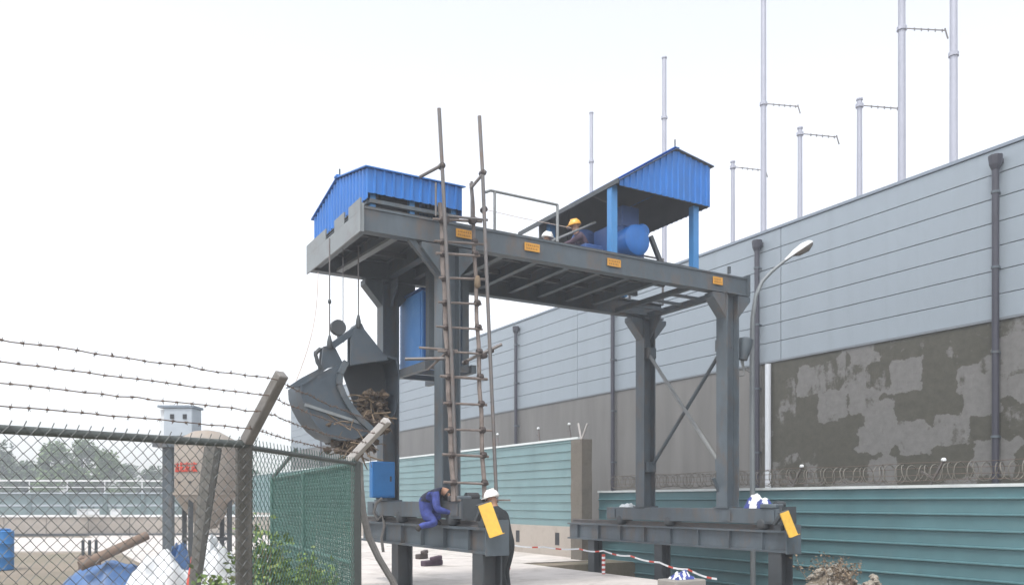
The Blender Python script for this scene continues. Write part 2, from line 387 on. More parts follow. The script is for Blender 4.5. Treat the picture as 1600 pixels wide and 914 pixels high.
# masts on the hall roof
XM = 19.6
def mast(u, ztop, zarm, label, w=.21, arm=True, taper=True):
    D = XM / (SN + CS * (u - 800) / FPX); X, Y = ray(u, D)
    e = empty('roof_mast', (X, Y, ZT - .35), label, 'mast', 'masts on the hall roof')
    a = MB(); zb = ZT - .35
    n = 10
    a.pipe([(X, Y, zb), (X, Y, ztop)], w / 2 * 1.0, n, w / 2 * .8)
    a.build('pole', M['mast'], e, True)
    a = MB(); a.lathe((X, Y, zarm - .06), (0, 0, 1), [(0, w / 2 * .8), (0, w / 2 + .022), (.09, w / 2 + .022), (.09, w / 2 * .8)], 10); a.build('collar', M['mast'], e)
    if arm:
        a = MB(); p0 = Vector((X, Y, zarm)); q = p0 + Vector((.62, -.78, -.26)) * 1.0
        a.bar(p0, q, .022, .022)
        for i in range(5):
            f = .3 + .16 * i; c = p0.lerp(q, f); a.bar(c - Vector((0, 0, .05)), c + Vector((0, 0, .03)), .02, .02)
        a.bar(q + Vector((0, 0, .05)), q + Vector((.05, -.05, -.22)), .03, .03)
        a.build('bracket_arm', M['tube'], e)
    a = MB(); a.lathe((X, Y, ztop), (0, 0, 1), [(0, w / 2 * .95), (0, w / 2 + .005), (.04, w / 2 + .005), (.04, .01)], 10); a.build('cap', M['mast'], e)
    a = MB(); a.box((X - .25, Y - .25, zb + .003), (X + .25, Y + .25, zb + .04)); a.build('base_plate', M['mast'], e)
K = XM / .863
mast(924, EYE + .684 * K, EYE + .60 * K, 'slim tall roof mast farthest left, bare, rising behind the right blue shed', .17, False)
mast(1038, EYE + .692 * K, EYE + .60 * K, 'bare tall roof mast rising just above the peak of the right blue shed', .18, False)
mast(1193, EYE + .70 * K, EYE + .538 * K, 'tall roof mast with bracket arm right above the street lamp', .19)
mast(1409, EYE + .70 * K, EYE + .539 * K, 'thick tall roof mast with a bracket arm near the top of the picture', .21)
mast(1490, EYE + .69 * K, EYE + .481 * K, 'thick tall roof mast without an arm, rightmost of all', .20, False)
mast(1145, EYE + .478 * K, EYE + .472 * K, 'short roof mast with bracket arm at its top, beside the right shed', .15)
mast(1250, EYE + .480 * K, EYE + .474 * K, 'short roof mast with top arm, middle one of the three short masts', .16)
mast(1343, EYE + .480 * K, EYE + .474 * K, 'short roof mast with top arm, just left of the thick tall mast', .17)

# ------------------------------------------------------------------ teal sheet fences (each with cap, sheets, posts, brackets)
def corrugated(x, ya, yb, z0, z1, pitch, depth, m, parent, name='sheet'):
    """ribbed sheet in the plane x, ribs running along y"""
    prof = []; z = z0
    while z < z1 - 1e-6:
        for dz, dx in ((0, 0), (.80, 0), (.86, -depth), (.93, -depth), (.97, 0)):
            zz = z + dz * pitch
            if zz < z1: prof.append((dx, zz))
        z += pitch
    prof.append((prof[-1][0], z1))
    v = []; f = []
    for dx, zz in prof: v += [(x + dx, ya, zz), (x + dx, yb, zz), (x + dx + .003, ya, zz), (x + dx + .003, yb, zz)]
    for i in range(len(prof) - 1):
        a = i * 4; f += [(a, a + 1, a + 5, a + 4), (a + 2, a + 6, a + 7, a + 3)]
    b_ = MB(); b_.add(v, f)
    return b_.build(name, m, parent)
# left, taller fence on a concrete plinth
XF = 13.8
fl = empty('sheet_fence', (XF, 40, 0), 'pale teal ribbed metal fence on a concrete plinth behind the left crane legs', 'fence')
ya = 19.75
i = 0
while ya < 64:
    yb = ya + 2.4
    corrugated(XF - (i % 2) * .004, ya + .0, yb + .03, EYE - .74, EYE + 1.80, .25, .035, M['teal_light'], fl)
    MB().box((XF - .05, ya + .004, EYE + 1.80), (XF + .03, yb - .004, EYE + 1.86)).build('cap_strip', M['cap_lit_white'], fl)  # pale strip paints the bright top edge of the fence
    MB().box((XF + .006, ya - .03, -.0), (XF + .07, ya + .03, EYE + 1.8)).build('post', M['rail_tube'], fl)
    ya = yb; i += 1
MB().box((XF - .12, 19.45, 0), (XF + .14, 64, EYE - .742)).build('plinth', M['concrete_pale'], fl, bevel=.01)
for y in (20.6, 22.9):
    MB().box((XF - .128, y, .35), (XF - .118, y + .22, .72)).build('weep_hole', M['black'], fl)
def y_bracket(x, y, z, parent, name='razor_bracket', lean=-.28, tall=.42):
    a = MB(); p = Vector((x, y, z)); 
    a.bar(p, p + Vector((0, lean * .9, tall)), .035, .035); a.bar(p + Vector((0, lean * .25, tall * .3)), p + Vector((0, .18, tall * .62)), .03, .03)
    o = a.build(name, M['tube'], parent)
    q = p + Vector((0, lean * .95, tall + .03)); MB().lathe(q - Vector((0, 0, .03)), (0, 0, 1), [(0, .02), (.015, .045), (.05, .045), (.07, .02)], 8).build('insulator', M['tarp_white'], o, True)
for y in (20.2, 21.9, 24.5, 28): y_bracket(XF + .02, y, EYE + 1.82, fl, lean=.1)
# right, lower fence
XG = 14.4
fr = empty('sheet_fence', (XG, 8, -1.1), 'dark teal ribbed metal fence with coiled razor wire on top, at right', 'fence')
ya = 19.6; i = 0; ZG = EYE + .25
while ya > -9:
    yb = ya - 2.4
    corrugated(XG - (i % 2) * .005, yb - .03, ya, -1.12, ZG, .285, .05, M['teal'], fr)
    MB().box((XG - .06, yb + .004, ZG), (XG + .04, ya - .004, ZG + .055)).build('cap_strip', M['cap_lit_white'], fr)  # highlight along the fence top, put in as a pale strip
    MB().box((XG + .006, ya - .09, -1.1), (XG + .07, ya - .03, ZG)).build('post', M['rail_tube'], fr)
    ya = yb; i += 1
for y in (9.35, 12.55, 14.9, 6.2, 3.2): y_bracket(XG, y, ZG + .05, fr)
# razor-wire coil and straight strands
pts = []; n_t = 150
for k in range(n_t * 12):
    t = k / 12; a = 2 * math.pi * t; y = 18.9 - t * .155
    rr = .17 + .02 * math.sin(t * .7)
    pts.append((XG + .02 + rr * math.cos(a), y + .05 * math.sin(a * .5 + t), ZG + .27 + rr * math.sin(a) + .02 * noise.noise((y, 0, 3))))
MB().pipe(pts, .009, 4).build('razor_wire_coil', M['razor'], fr)['kind'] = 'stuff'
for dz in (.14, .24, .36, .46):
    p_ = [(XG + .0, 19 - k * .7, ZG + dz + .012 * math.sin(k * 1.7 + dz * 9)) for k in range(40)]
    MB().pipe(p_, .006, 4).build('strand', M['barb'], fr)
# pillar between the two fences
a = MB(); px, py = 13.42, 19.1
prof = []
for k in range(12):
    z = -.9 + k * (EYE + 1.72 + .9) / 11
    prof.append([(px + sx * .17 + .02 * noise.noise((z * 2, sx, sy)), py + sy * .27 + .02 * noise.noise((z * 2, sx + 5, sy)), z) for sx, sy in ((-1, -1), (1, -1), (1, 1), (-1, 1))])
vs_ = [p for ring in prof for p in ring]; fs_ = []
for k in range(11):
    for q in range(4): fs_.append((k * 4 + q, k * 4 + (q + 1) % 4, k * 4 + 4 + (q + 1) % 4, k * 4 + 4 + q))
fs_.append((44, 45, 46, 47)); a.add(vs_, fs_)
e = empty('fence_pillar', (px, py, -.9), 'rough brown concrete pillar at the end of the pale teal fence', 'pillar')
a.build('shaft', M['pillar'], e)
a = MB(); a.bar((px, py, EYE + 1.7), (px + .05, py + .22, EYE + 2.2), .04, .04); a.bar((px, py, EYE + 1.7), (px + .03, py - .25, EYE + 2.15), .04, .04); a.build('wire_bracket', M['arm_pale'], e)

# ================================================================== THE GANTRY CRANE
XL, XR, YN, YF = 6.14, 12.59, 12.65, 15.3
DB, DT = EYE + 4.29, EYE + 4.67          # deck beam bottom and top
crane = empty('gantry_crane', ((XL + XR) / 2, (YN + YF) / 2, EYE - .3), 'dark grey steel gantry crane with four legs and two blue sheds on its deck', 'gantry crane')
S = M['steel']
def column(x, y, zb):
    a = MB()
    a.ibeam((x, y, zb), (x, y, DB), .31, .34, (1, 0, 0), .028, .022)
    o = a.build('leg', S, crane)
    MB().box((x - .21, y - .21, zb), (x + .21, y + .21, zb + .03)).build('base_plate', S, o)
    MB().box((x - .2, y - .2, DB - .028), (x + .2, y + .2, DB - .002)).build('head_plate', S, o)
    for sx, sy in ((1, 0), (-1, 0), (0, 1), (0, -1)):
        if (sy == 1 and y > 14) or (sy == -1 and y < 14): continue
        b_ = MB(); h = .52; w = .36 if sx else .34
        s = Vector((sx, sy, 0)); t = Vector((-sy, sx, 0)) * .016
        base = Vector((x, y, 0)) + s * .16
        P = [base + Vector((0, 0, DB - .03)), base + s * w + Vector((0, 0, DB - .03)), base + s * w + Vector((0, 0, DB - .12)), base + Vector((0, 0, DB - h))]
        if sx: b_.prism([p - t * 8 for p in P], t * 16)     # boxed gusset
        else: b_.prism([p - t for p in P], t * 2)
        b_.build('gusset', S, o)
    return o
for x, zb in ((XL, EYE + .0), (XR, EYE - .14)):
    for y in (YN, YF): column(x, y, zb)
# deck beams
XA, XB = 4.62, 13.06
for y, nm in ((YN, 'long_beam'), (YF, 'long_beam')):
    a = MB(); a.ibeam((XA, y, (DB + DT) / 2), (XB, y, (DB + DT) / 2), .2, DT - DB, (0, 0, 1), .03, .02)
    a.bar((XA + .01, y + (-.075 if y < 14 else .075), (DB + DT) / 2), (XB - .01, y + (-.075 if y < 14 else .075), (DB + DT) / 2), .012, DT - DB - .0604)
    o = a.build(nm, S, crane)
for x in (XA + .05, XL):
    a = MB(); a.ibeam((x, YN + .105, (DB + DT) / 2 + .02), (x, YF - .105, (DB + DT) / 2 + .02), .16, .33, (0, 0, 1), .025, .02); a.build('cross_beam', S, crane)
# joists and deck plates
x = XA + .62; jx = []
while x < 11.6:
    if abs(x - XL) > .2:
        MB().ibeam((x, YN + .102, DB + .21), (x, YF - .102, DB + .21), .11, .22, (0, 0, 1), .02, .014).build('joist', M['steel'], crane); jx.append(x)
    x += .72
for y in (13.5, 14.4):
    MB().bar((XA + .2, y, DB + .26), (11.6, y, DB + .26), .07, .09).build('stringer', M['deck_under'], crane)
for k, (x0, x1) in enumerate([(XA - .05, 6.5), (6.506, 8.4), (8.406, 10.2), (10.206, 11.66)]):
    MB().box((x0, YN - .1, DT + .003 * 0 + .001), (x1, YF + .1, DT + .014)).build('deck_plate', M['deck_under'], crane)
# open bay at the right-hand end with four openings
for k in range(5):
    y = YN + .16 + k * (YF - YN - .32) / 4
    MB().bar((11.72, y, DB + .05), (12.50, y, DB + .05), .07, .05).build('opening_bar', S, crane)
MB().bar((XR, YN + .11, DB + .045), (XR, YF - .11, DB + .045), .14, .12).build('cross_beam', S, crane)
MB().bar((11.66, YN + .11, DB + .06), (11.66, YF - .11, DB + .06), .1, .1).build('cross_beam', S, crane)
# end plate of the beam at right
MB().box((XB, YN - .16, DB - .02), (XB + .02, YN + .16, DT + .05)).build('end_plate', S, crane)
MB().box((12.5, YN - .14, DT + .014), (12.54, YN - .08, DT + .16)).build('lug', S, crane)
# left fascia of the platform with notches, its lit tone put into the colour
fz0, fz1 = DB - .03, DT + .07
MB().box((XA - .06, YN - .11, fz0), (XA - .035, YF + .14, DB + .30)).build('fascia_plate', M['steel_pale_lit'], crane)
yy = YN - .11
for (w, solid) in ((.55, 1), (.22, 0), (.5, 1), (.48, 0), (1.15, 1)):
    if solid: MB().box((XA - .06, yy, DB + .302), (XA - .035, min(yy + w, YF + .14), fz1 + .05)).build('fascia_tab', M['steel_pale_lit'], crane)
    yy += w
MB().box((XA - .034, YN - .13, fz0), (XA + .0, YN - .105, DT + .04)).build('corner_angle', M['steel_pale_lit'], crane)
# diagonal brace under the platform, painted pale as the light catches it
MB().bar((5.25, YN + .12, DB + .04), (5.1, YF - .15, DB + .04), .12, .05).build('under_brace', M['steel_pale_lit'], crane)
MB().bar((5.45, YN, DB + .02), (XL - .12, YN, DB - .55), .09, .09).build('knee_brace', S, crane)
# amber notice plates with two lines of lettering (too small to read in the picture)
def plate(u, v, w=.31, h=.14):
    p = at(u, v, y=YN - .1); o = MB().box((p.x - w / 2, YN - .118, p.z - h / 2), (p.x + w / 2, YN - .104, p.z + h / 2)).build('notice_plate', M['amber'], crane)
    rnd = random.Random(u); a = MB()
    for row in (.028, -.028):
        x = p.x - w / 2 + .03
        while x < p.x + w / 2 - .05:
            ww = rnd.uniform(.018, .034)
            a.box((x, YN - .1195, p.z + row - .014), (x + ww, YN - .1185, p.z + row - .006)); a.box((x + ww * .4, YN - .1195, p.z + row - .016), (x + ww * .6, YN - .1185, p.z + row + .016))
            a.box((x, YN - .1195, p.z + row + .006), (x + ww, YN - .1185, p.z + row + .012))
            x += ww + .012
    a.build('lettering', M['amber_ink'], o)['kind'] = 'stuff'
plate(725, 366); plate(831, 387); plate(959, 411); plate(1121, 439, .26, .15)
# bogies, with wheels and end boxes
def bogie(x, z0, z1, ya, yb):
    o = MB().box((x - .17, ya, z0), (x + .17, yb, z1)).build('bogie_beam', S, crane, bevel=.01)
    for y in (ya + .5, yb - .5, (ya + yb) / 2 + .5):
        w = MB(); w.lathe((x - .19, y, z0 + .0), (1, 0, 0), [(0, .02), (0, .07), (.02, .10), (.06, .13), (.12, .13), (.13, .11), (.25, .11), (.26, .13), (.34, .13), (.38, .02)], 16)
        w.build('wheel', M['steel_dark'], o, True)
    for y in (ya + .25, yb - .25, ya + 1.4):
        MB().box((x - .195, y - .12, z0 + .05), (x - .172, y + .12, z1 - .04)).build('side_plate', M['steel'], o)
    MB().box((x - .2, ya - .06, z0 - .02), (x + .2, ya - .003, z1 + .04)).build('buffer_plate', M['steel_dark'], o)
    b_ = MB(); b_.box((x - .2, ya + .1, z1 + .003), (x + .05, ya + .5, z1 + .09)); b_.build('gearbox', S, o, bevel=.02)
    b_ = MB(); b_.lathe((x + .052, ya + .32, z1 + .075), (1, 0, 0), [(0, .03), (0, .07), (.22, .07), (.24, .04)], 12); b_.build('travel_motor', M['steel_dark'], o, True)
bogie(XL, EYE - .28, EYE + 0, 11.75, 16.0)
bogie(XR, EYE - .44, EYE - .14, 11.1, 16.6)
# bracing rods of the right-hand legs; one paler, its gleam put into the colour
for p, q, m in (((XR - .05, YF - .15, EYE + 3.45), (XR - .05, YN + .15, EYE + .76), 'rail_tube'), ((XR + .05, YN + .15, EYE + 3.25), (XR + .05, YF - .15, EYE + .8), 'steel')):
    MB().tube(p, q, .04, 8).build('bracing_rod', M[m], crane, True)
for y, z in ((YF - .16, EYE + 3.45), (YN + .16, EYE + .76), (YN + .16, EYE + 3.25), (YF - .16, EYE + .8)):
    MB().box((XR - .12, y - .08, z - .12), (XR + .12, y + .08, z + .12)).build('rod_bracket', S, crane)
MB().bar((XR - .3, YN + .1, EYE + .48), (XR - .12, YN + .1, EYE + .15), .05, .05).build('loose_brace', S, crane)
# horn loudspeaker-shaped work lamp on the right leg, with cable conduits
lx = XR + .42
o = MB().lathe((lx, YN - .0, EYE + 2.95), (.15, -.1, 1), [(0, .03), (.02, .10), (.14, .12), (.3, .155), (.46, .15), (.5, .06)], 14).build('cable_drum', M['steel'], crane, True)
MB().bar((XR + .1, YN, EYE + 3.2), (lx, YN, EYE + 3.2), .05, .05).build('drum_bracket', S, crane)
for k in range(2):
    pts = [(lx + .02 - k * .06, YN, EYE + 2.95), (lx + .03, YN - .02, EYE + 2.8 - .05 * k), (lx + .22 - .2 * k, YN - .02, EYE + 2.72 - .08 * k), (XR + .15, YN, EYE + 2.8 - .2 * k)]
    MB().pipe(pts, .018, 6).build('conduit', M['rail_tube'], crane, True)

# left shed ------------------------------------------------------
def ribbed_wall(p, q, z0, z1, m, parent, top=None, pitch=.16, depth=.025, name='wall_sheet', nrm=1):
    """vertical-ribbed sheet from p to q (xy), top(t) gives the upper edge"""
    p = Vector((*p, 0)); q = Vector((*q, 0)); L_ = (q - p).length; d = (q - p) / L_; nn = Vector((d.y, -d.x, 0)) * nrm
    st = []; s = 0
    while s < L_:
        for ds, dn in ((0, 0), (.55, 0), (.65, 1), (.85, 1), (.95, 0)):
            if s + ds * pitch < L_: st.append((s + ds * pitch, dn))
        s += pitch
    st.append((L_, 0)); v = []; f = []
    for s, dn in st:
        zt = top(s / L_) if top else z1
        b_ = p + d * s + nn * (dn * depth)
        v += [b_ + Vector((0, 0, z0)), b_ + Vector((0, 0, zt)), b_ - nn * .004 + Vector((0, 0, z0)), b_ - nn * .004 + Vector((0, 0, zt))]
    for i in range(len(st) - 1):
        a = i * 4; f += [(a, a + 4, a + 5, a + 1), (a + 2, a + 3, a + 7, a + 6), (a, a + 2, a + 6, a + 4), (a + 1, a + 5, a + 7, a + 3)]
    b2 = MB(); b2.add(v, f); return b2.build(name, m, parent)
sx0, sx1, sy0, sy1 = 4.70, 6.38, 12.58, 15.42; sb, se, sp = EYE + 4.82, EYE + 5.31, EYE + 5.60
shedL = empty('deck_shed', (5.5, 14, DT), 'low blue ribbed metal shed over the left platform of the crane', 'shed')
gab = lambda t: se + (sp - se) * (1 - abs(2 * t - 1)) - .02
ribbed_wall((sx0, sy0), (sx1, sy0), sb + .09, se - .01, M['blue'], shedL)
ribbed_wall((sx1, sy1), (sx0, sy1), sb, se - .01, M['blue'], shedL)
ribbed_wall((sx0, sy1), (sx0, sy0), sb, 0, M['blue'], shedL, gab)
ribbed_wall((sx1, sy0), (sx1, sy1), sb, 0, M['blue'], shedL, gab)
ym = (sy0 + sy1) / 2
for ya, za, yb, zb in ((sy0 - .05, se - .012, ym, sp), (ym, sp, sy1 + .05, se - .012)):
    MB().prism([(sx0 - .05, ya, za), (sx1 + .05, ya, za), (sx1 + .05, yb, zb), (sx0 - .05, yb, zb)], (0, 0, .02)).build('roof_sheet', M['blue'], shedL)
MB().bar((sx0 - .06, ym, sp + .03), (sx1 + .06, ym, sp + .03), .14, .03).build('ridge_cap', M['blue'], shedL)
MB().tube((sx0 + .02, ym, sp), (sx0 + .02, ym, sp + .17), .015, 6).build('finial', M['steel'], shedL)
for x in (sx0 + .12, sx1 - .12, 5.5):
    for y in (sy0 + .12, sy1 - .12):
        MB().box((x - .045, y - .045, DT + .015), (x + .045, y + .045, se - .05)).build('post', M['blue_post'], shedL)
MB().bar((sx0 + .04, sy0 + .05, sb - .02), (sx1 - .04, sy0 + .05, sb - .02), .06, .06).build('sill_rail', M['steel'], shedL)
MB().bar((sx0 + .05, sy0 + .09, sb - .02), (sx0 + .05, sy1 - .09, sb - .02), .06, .06).build('sill_rail', M['steel'], shedL)
# hoist inside the left shed, standing on the platform
hoist = empty('winch', (5.4, 13.9, DT + .014), 'dark winch drum under the left blue shed', 'winch')
for y in (13.1, 14.7):
    MB().box((5.1, y - .05, DT + .015), (5.8, y + .05, DT + .55)).build('stand', M['steel_dark'], hoist)
MB().lathe((5.45, 13.15, DT + .38), (0, 1, 0), [(0, .3), (.05, .3), (.05, .22), (1.45, .22), (1.45, .3), (1.5, .3)], 20).build('drum', M['steel_dark'], hoist, True)
MB().box((4.78, 12.75, DT + .016), (5.0, 15.2, DT + .12)).build('base_channel', M['steel_dark'], hoist)

# right shed ------------------------------------------------------
shedR = empty('deck_shed', (10.9, 14.3, DT), 'tall blue gabled canopy on posts over the right winch of the crane', 'shed')
rx0, rx1, rxp = 9.70, 12.0, 11.07; rb, zl, zp, zr_ = EYE + 5.97, EYE + 6.07, EYE + 6.93, EYE + 6.78
ry0, ry1 = 12.55, 16.1
def gabR(t):
    x = rx0 + (rx1 - rx0) * t
    return (zl + (zp - zl) * (x - rx0) / (rxp - rx0) if x < rxp else zp + (zr_ - zp) * (x - rxp) / (rx1 - rxp)) - .012
ribbed_wall((rx0, ry0), (rx1, ry0), rb, 0, M['blue'], shedR, gabR, .15)
ribbed_wall((rx1, ry0), (rx1, ry1), rb, zr_ - .015, M['blue'], shedR, None, .15)
MB().box((rx1 - .03, ry0 + .03, rb - .005), (rx1 - .012, ry1 - .01, zr_ - .05)).build('wall_lining', M['under_roof'], shedR)
MB().prism([(rx0 + .12, ry0 + .012, rb - .005), (rx1 - .04, ry0 + .012, rb - .005), (rx1 - .04, ry0 + .012, zr_ - .06), (rxp, ry0 + .012, zp - .06), (rx0 + .12, ry0 + .012, zl + .02)], (0, .014, 0)).build('wall_lining', M['under_roof'], shedR)
for xa, za, xb, zb in ((rx0 - .06, zl - .04, rxp, zp), (rxp, zp, rx1 + .06, zr_ - .01)):
    # outer sheet over inner lining
    MB().prism([(xa, ry0 - .06, za), (xb, ry0 - .06, zb), (xb, ry1 + .05, zb), (xa, ry1 + .05, za)], (0, 0, .012)).build('roof_lining', M['under_roof'], shedR)
    MB().prism([(xa, ry0 - .065, za + .0125), (xb, ry0 - .065, zb + .0125), (xb, ry1 + .055, zb + .0125), (xa, ry1 + .055, za + .0125)], (0, 0, .006)).build('roof_sheet', M['blue'], shedR)
MB().bar((rxp, ry0 - .07, zp + .026), (rxp, ry1 + .06, zp + .026), .12, .012).build('ridge_cap', M['blue'], shedR)
MB().bar((rx0 - .078, ry0 - .06, zl - .045), (rx0 - .078, ry1 + .05, zl - .045), .03, .09).build('eave_trim', M['steel_dark'], shedR)
MB().tube((rxp, ry0, zp), (rxp, ry0, zp + .2), .015, 6).build('finial', M['steel'], shedR)
for x, y in ((9.62 + .08, 12.78), (11.72, 12.72), (9.9, 15.24), (11.85, 15.2)):
    top = min(rb + .0, zl + .3) if x > 10 else zl - .04
    MB().box((x - .07, y - .07, DT + .015), (x + .07, y + .07, top)).build('post', M['blue_post'], shedR)
MB().prism([(rx0 - .02, 15.36, DT + .016), (11.95, 15.36, DT + .016), (11.95, 15.36, gabR((11.95 - rx0) / (rx1 - rx0)) - .02), (rxp, 15.36, zp - .03), (rx0 - .02, 15.36, zl - .03)], (0, .03, 0)).build('back_panel', M['under_roof'], shedR)
for xx in (9.95, 10.4): MB().box((xx, 15.32, DT + .016), (xx + .05, 15.358, gabR((xx - rx0) / (rx1 - rx0)) - .04)).build('back_stud', M['steel_dark'], shedR)
# machinery under it
win = empty('winch', (10.5, 13.4, DT + .014), 'blue winch with motor and gearbox under the right canopy', 'winch')
MB().box((9.75, 13.0, DT + .016), (11.3, 14.6, DT + .14)).build('bed_frame', M['steel_dark'], win)
MB().lathe((10.42, 12.86, DT + .48), (0, 1, 0), [(0, .08), (.0, .22), (.05, .30), (.1, .31), (.42, .31), (.46, .28), (.5, .05)], 22).build('brake_housing', M['blue'], win, True)
MB().lathe((10.66, 12.98, DT + .72), (0, 1, 0), [(0, .04), (.0, .12), (.04, .15), (.5, .15), (.52, .1)], 16).build('motor', M['blue'], win, True)
MB().box((10.05, 13.25, DT + .142), (10.9, 13.9, DT + .85)).build('gearbox', M['blue_dark'], win, bevel=.04)
MB().lathe((9.95, 13.95, DT + .5), (0, 1, 0), [(0, .4), (.05, .4), (.05, .28), (1.2, .28), (1.2, .4), (1.25, .4)], 20).build('drum', M['blue_dark'], win, True)
MB().box((10.35, 13.3, DT + .86), (10.78, 13.75, rb - .02)).build('electrical_cabinet', M['blue_dark'], win, bevel=.01)
MB().bar((10.78, 12.95, DT + .62), (11.05, 12.9, DT + .02), .09, .07).build('strut', M['steel_dark'], win)
MB().box((9.3, 13.1, DT + .016), (9.72, 13.6, DT + .3)).build('junction_box', M['blue_dark'], win, bevel=.02)
# loose steel bar leaning on the winch
MB().tube(at(862, 377, y=12.95), at(930, 348, y=13.6), .025, 6).build('leaning_bar', M['rail_tube'], win, True)

# deck handrail
rail = empty('handrail', (7.7, 12.7, DT), 'thin grey tubular handrail on the near edge of the deck', 'railing')
pa, pb = at(773, 352, y=12.68), at(871, 375, y=12.68)
zt = EYE + 5.40
for p in (pa, pb): MB().tube((p.x, p.y, DT + .01), (p.x, p.y, zt), .026, 8).build('post', M['rail_tube'], rail, True)
p0 = at(760, 292, y=12.68)
MB().pipe([(p0.x - .02, p0.y, zt - .05), (p0.x + .08, p0.y, zt), (pb.x, pb.y, zt)], .025, 8).build('top_rail', M['rail_tube'], rail, True)
MB().pipe([(p0.x, p0.y, zt - .35), (pa.x + .5, p0.y, zt - .37), (pb.x + .3, pb.y, zt - .37)], .006, 5).build('cord', M['rope_pale'], rail)
r2 = empty('handrail', (11.6, 15.2, DT), 'dark tubular handrail on the far side of the deck under the right canopy', 'railing')
for x in (10.8, 11.35, 11.9, 12.9): MB().tube((x + .2, 15.28, DT + .01), (x + .2, 15.28, DT + 1.1), .028, 8).build('post', M['tube'], r2, True)
for z in (1.08, .6): MB().tube((10.9, 15.28, DT + z), (13.1, 15.28, DT + z), .024, 8).build('rail', M['tube'], r2, True)

# cabinet hung between the left legs ----------------------------------
cab = empty('electrical_cabinet', (6.85, 14.95, EYE + 2.5), 'tall blue cabinet hung between the left crane legs', 'cabinet')
MB().box((6.46, 14.4, EYE + 2.56), (7.2, 15.48, EYE + 3.98)).build('body', M['blue_lit'], cab, bevel=.012)
MB().box((6.445, 14.46, EYE + 2.62), (6.459, 15.42, EYE + 3.92)).build('side_panel', M['blue_lit'], cab)
MB().box((6.5, 14.382, EYE + 2.6), (7.16, 14.398, EYE + 3.94)).build('door', M['blue'], cab)  # darker blue paints the shade on this face
MB().box((6.42, 14.36, EYE + 3.982), (7.24, 15.52, EYE + 4.02)).build('top_cover', M['blue_dark'], cab)
a = MB(); a.bar((6.3, 13.8, EYE + 2.47), (6.3, 15.9, EYE + 2.47), .1, .15); a.bar((7.25, 13.8, EYE + 2.47), (7.25, 15.9, EYE + 2.47), .1, .15)
for y in (13.9, 14.6, 15.3): a.bar((6.36, y, EYE + 2.47), (7.19, y, EYE + 2.47), .08, .1)
a.build('support_frame', S, crane)
MB().box((6.47, 14.1, EYE + 2.55), (6.63, 14.26, DB)).build('hanger', S, crane)
MB().box((7.16, 14.1, EYE + 2.55), (7.30, 14.24, DB)).build('hanger', S, crane)
# small blue box at the far left leg
sbx = empty('switch_box', (5.93, 15.02, EYE + .0), 'small bright blue switch box at the foot of the far left leg', 'switch box')
MB().box((5.68, 14.95, EYE + .07), (6.14, 15.11, EYE + .76)).build('body', M['blue_box'], sbx, bevel=.012)
MB().box((5.71, 14.935, EYE + .1), (6.11, 14.949, EYE + .73)).build('door', M['blue_box'], sbx)
MB().box((6.03, 14.92, EYE + .38), (6.06, 14.934, EYE + .48)).build('handle', M['steel_dark'], sbx)
MB().box((5.80, 15.0, EYE + .003), (6.02, 15.08, EYE + .069)).build('foot', M['steel'], sbx)

# ------------------------------------------------------------------ rail girders on posts
def girder(x, z0, z1, ya, yb, posts, zg, label):
    e = empty('rail_girder', (x, (ya + yb) / 2, zg), label, 'girder')
    a = MB(); a.ibeam((x, ya, (z0 + z1) / 2), (x, yb, (z0 + z1) / 2), .36, z1 - z0, (0, 0, 1), .04, .03); a.build('beam', S, e)
    a = MB(); a.bar((x - .10, ya + .02, (z0 + z1) / 2), (x - .10, yb, (z0 + z1) / 2), .012, z1 - z0 - .081); a.build('web_plate', S, e)
    MB().ibeam((x, ya + .05, z1 + .05), (x, yb, z1 + .05), .09, .1, (0, 0, 1), .025, .02).build('rail', M['tube'], e)
    y = ya + .6
    while y < yb:
        MB().box((x - .175, y, z0 + .042), (x - .107, y + .016, z1 - .042)).build('stiffener', S, e); y += .9
    for y, w in posts:
        o = MB().ibeam((x, y, zg), (x, y, z0 - .001), w, w, (1, 0, 0), .03, .025).build('post', M['steel_dark'], e)
        MB().box((x - w * .75, y - w * .75, zg), (x + w * .75, y + w * .75, zg + .03)).build('foot_plate', M['steel_dark'], o)
    MB().box((x - .2, ya - .025, z0 - .02), (x + .2, ya - .001, z1 + .12)).build('end_plate', S, e)
    return e
gl = girder(XL, EYE - .80, EYE - .40, 10.95, 16.4, [(11.25, .34), (14.6, .30)], .02, 'left raised rail girder on posts, with the crouching man on it')
gr = girder(XR, EYE - .98, EYE - .56, 10.95, 18.3, [(11.25, .32), (14.7, .26), (17.3, .26)], -1.1, 'right raised rail girder on posts above the sunken channel')
# yellow rail stops
def stop(x, y, z, label, ox, s=1):
    e = empty('rail_stop', (x, y, z), label, 'rail stop')
    d = Vector((.13, -.12, -.47)) * s; w = Vector((.20, -.03, .06)) * s; n_ = Vector((.0, .025, .005))
    p = Vector((x + ox, y - .14, z + .33)); fl_ = MB().prism([p, p + w, p + w + d, p + d], n_).build('flap', M['yellow'], e)
    lip = p + d; MB().prism([lip - n_ * .2, lip + w - n_ * .2, lip + w + Vector((0, -.05, .01)), lip + Vector((0, -.05, .01))], (0, 0, .012)).build('lip', M['yellow'], fl_)
    MB().box((x - .13, y + .12, z + .0), (x + .13, y + .3, z + .2)).build('stop_block', M['steel_dark'], e)
    MB().bar((x + ox + .1, y + .1, z + .12), p + w * .5 + Vector((0, .03, 0)), .07, .06).build('stay', M['steel_dark'], e)
    MB().tube(p + Vector((-.02, .03, .0)), p + w + Vector((.02, .03, .0)), .022, 8).build('hinge', M['steel_dark'], e, True)
stop(XL, 11.0, EYE - .40, 'yellow hinged rail stop at the near end of the left girder, by the helmeted man', -.36)
stop(XR, 11.0, EYE - .56, 'yellow hinged rail stop at the near end of the right girder', -.44, .95)

